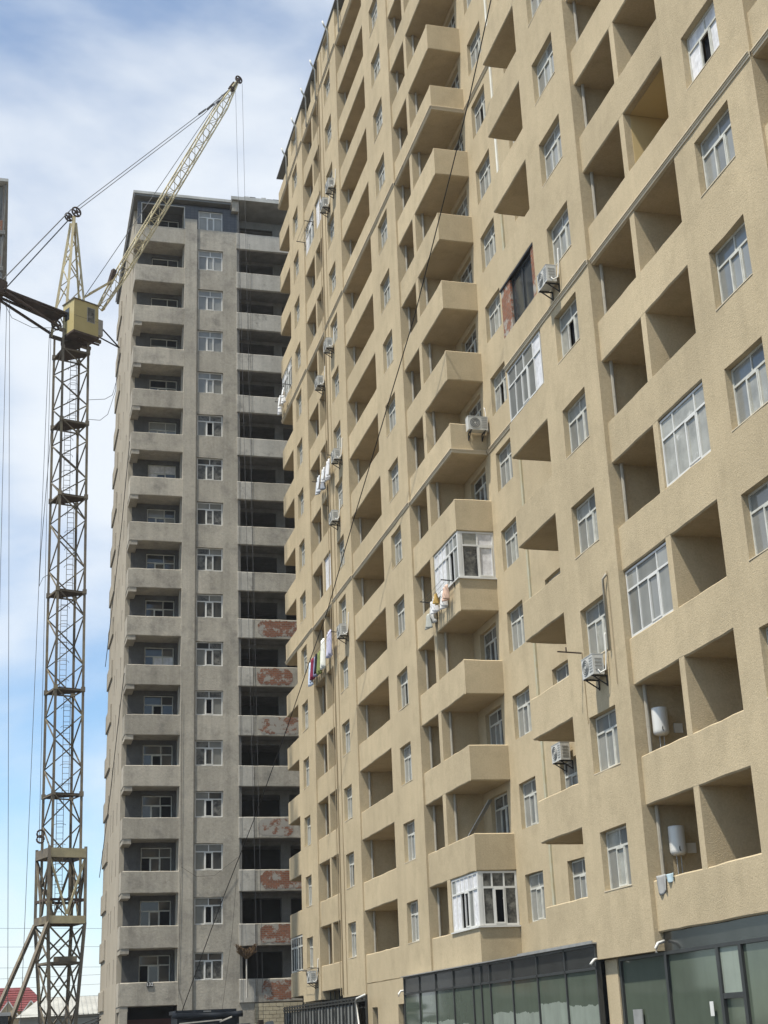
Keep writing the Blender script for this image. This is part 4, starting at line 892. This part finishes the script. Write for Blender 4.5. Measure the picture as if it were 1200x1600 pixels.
for i, z in enumerate((.9, .55, .3)):
    cable(('upper', 'middle', 'lower')[i] + ' drooping black wire low in front of the red-roofed house', [(-6, 100, z + .6), (1.5, 100, z), (4.5, 100, z + .1), (6.7, 100, z + .9 + .2 * i)], .035, 'drooping wires by the house')
# ------------------------------------------------------------------ houses beyond
def house(label, x0, x1, y0, y1, ze, zr, gables):
    t = thing('house', label, 'house', ((x0 + x1) / 2, y0, GZ)); m = MB(); m.box(x0, x1, y0, y1, GZ, ze); m.build('wall', M['house'], t)
    m = MB(); ym = (y0 + y1) / 2; xa, xb = x0 - .4, x1 + .4; e = .12
    m.add([(xa, y0 - .4, ze), (xb, y0 - .4, ze), (xb - 2.2, ym, zr), (xa + 2.2, ym, zr), (xa, y1 + .4, ze), (xb, y1 + .4, ze)], [(0, 1, 2, 3), (5, 4, 3, 2), (1, 5, 2), (4, 0, 3), (0, 4, 5, 1)])
    rf_ = m.build('roof', M['red_roof'], t)
    for k in range(9):
        z = ze + (zr - ze) * (k + .5) / 10; f_ = (k + .5) / 10; q = MB(); q.bar((xa + 2.2 * f_, y0 - .43 + (ym - y0 + .4) * f_, z + .02), (xb - 2.2 * f_, y0 - .43 + (ym - y0 + .4) * f_, z + .02), .04); q.build('roof_rib', M['red_roof'], rf_)
    for gx, gw, gh in gables:
        q = MB(); zb = ze - .5; q.add([(gx - gw / 2, y0 - .6, zb), (gx + gw / 2, y0 - .6, zb), (gx, y0 - .6, zb + gh), (gx - gw / 2, y0 + 1.5, zb), (gx + gw / 2, y0 + 1.5, zb), (gx, y0 + 1.5, zb + gh)], [(0, 1, 2), (5, 4, 3), (0, 2, 5, 3), (1, 4, 5, 2), (0, 3, 4, 1)]); d_ = q.build('dormer', M['house'], t)
        for s in (-1, 1): q = MB(); q.bar((gx + s * (gw / 2 + .12), y0 - .66, zb - .05), (gx, y0 - .66, zb + gh + .06), .14, .10); q.build('bargeboard', M['pvc'], d_)
    for wx in ((x0 + x1) / 2 - 2.3, (x0 + x1) / 2 + 1.2):
        q = MB(); q.box(wx, wx + 1.1, y0 - .03, y0 + .02, .6, 1.9); q.build('window', M['glass_clean'], t)
house('cream house with a dark red ribbed roof and two small gables at lower left', -6.0, 5.0, 150, 158, 3.45, 5.75, ((1.25, 1.9, 1.35), (3.35, 1.9, 1.35), (-1.8, 1.9, 1.35)))
sh = thing('shed', 'pale long shed with a ribbed sheet roof behind the crane base', 'shed', (8, 135, GZ))
m = MB(); m.box(2.2, 16, 135, 143, GZ, 2.6); m.build('wall', M['shed'], sh)
m = MB(); m.add([(1.8, 134.4, 2.55), (16.4, 134.4, 2.75), (16.4, 140, 4.3), (4.0, 140, 4.3), (16.4, 143.5, 2.7), (1.8, 143.5, 2.6)], [(0, 1, 2, 3), (3, 2, 4, 5), (0, 3, 5), (1, 4, 2), (0, 5, 4, 1)]); sr = m.build('roof', M['shed'], sh)
for k in range(30): x = 4.2 + k * .41; q = MB(); q.bar((x, 134.4, 2.62 + .0137 * (x - 1.8)), (x, 140, 4.33), .05); q.build('roof_rib', M['shed'], sr)
for i, (x, y, lb) in enumerate(((8.35, 128, 'thin dark post beside the pale shed'), )):
    t = thing('utility_pole', lb, 'pole', (x, y, GZ)); m = MB(); m.tube([(x, y, GZ), (x, y, 2.3)], .07, 8); m.build('post', M['black_metal'], t); m = MB(); m.bar((x - 3.5, y, 2.28), (x + .1, y, 2.3), .05); m.build('cross_bar', M['black_metal'], t)
t = thing('container', 'dark grey site container at the bottom left corner', 'container', (-2.5, 72, GZ))
m = MB(); m.box(-4.5, .62, 71.2, 73.6, GZ, 1.45); m.build('body', M['alu_dark'], t); m = MB(); m.box(-4.6, .72, 71.1, 73.7, 1.45, 1.6); m.build('roof', M['steel_grey'], t)
for k in range(12): x = -4.4 + k * .42; q = MB(); q.box(x, x + .2, 71.16, 71.2, GZ + .1, 1.35); q.build('rib', M['alu_dark'], t)
# kiosk roof at the foot of the grey tower
t = thing('kiosk', 'dark blue kiosk with a rolled tarpaulin awning at the foot of the grey tower', 'kiosk', (10.9, 80.5, GZ))
m = MB(); m.box(9.25, 12.5, 79.6, 82.5, GZ, 1.40); m.build('body', M['tarp'], t)
m = MB(); m.box(9.15, 12.35, 79.5, 82.6, 1.40, 1.58); m.build('roof', M['tarp'], t)
m = MB(); m.tube([(8.95, 79.2, 1.34), (9.2, 79.18, 1.30), (10.2, 79.2, 1.27), (11.4, 79.2, 1.26), (12.3, 79.2, 1.30), (12.62, 79.2, 1.32)], [.13, .16, .15, .16, .15, .17], 10); m.build('rolled_awning', M['tarp'], t, True)
m = MB(); m.box(10.6, 11.0, 79.45, 79.5, 1.46, 1.53); m.build('badge', M['steel_grey'], t)
t = thing('tarpaulin_heap', 'black tarpaulin heap with pale planks in front of the kiosk', 'tarpaulin', (11.3, 77, GZ)); m = MB(); r_ = random.Random(4); n = 16
for i in range(n + 1):
    for k in range(7): m.v.append((8.9 + 4.9 * i / n, 75.5 + 2.5 * k / 6, GZ + (2.35 + .12 * math.sin(i * 1.3) + r_.uniform(-.07, .07)) * math.sin(math.pi * (k + .01) / 6.02) ** .5))
for i in range(n):
    for k in range(6): m.f.append((i * 7 + k, (i + 1) * 7 + k, (i + 1) * 7 + k + 1, i * 7 + k + 1))
m.build('sheet', M['tarp'], t, True)
for a, b in (((8.9, 75.6, .88), (11.0, 75.6, 1.0)), ((10.9, 75.55, .9), (11.5, 75.6, 1.12))): m = MB(); m.bar(a, b, .16, .06); m.build('plank', M['concrete_light'], t)

# ------------------------------------------------------------------ air
hz = MB(); hz.box(-60, 60, -15, 170, GZ - 1.0, 70); hzm = bpy.data.materials.new('haze'); hzm.use_nodes = True; ht = hzm.node_tree; ht.nodes.clear()
ho = ht.nodes.new('ShaderNodeOutputMaterial'); hv = ht.nodes.new('ShaderNodeVolumePrincipled'); hv.inputs['Color'].default_value = (0.93, 0.96, 1.0, 1); hv.inputs['Density'].default_value = 0.00022; hv.inputs['Anisotropy'].default_value = 0.3
ht.links.new(hv.outputs[0], ho.inputs['Volume']); hzo = hz.build('haze', hzm); hzo['kind'] = 'stuff'; hzo['label'] = 'thin bright haze in the air'
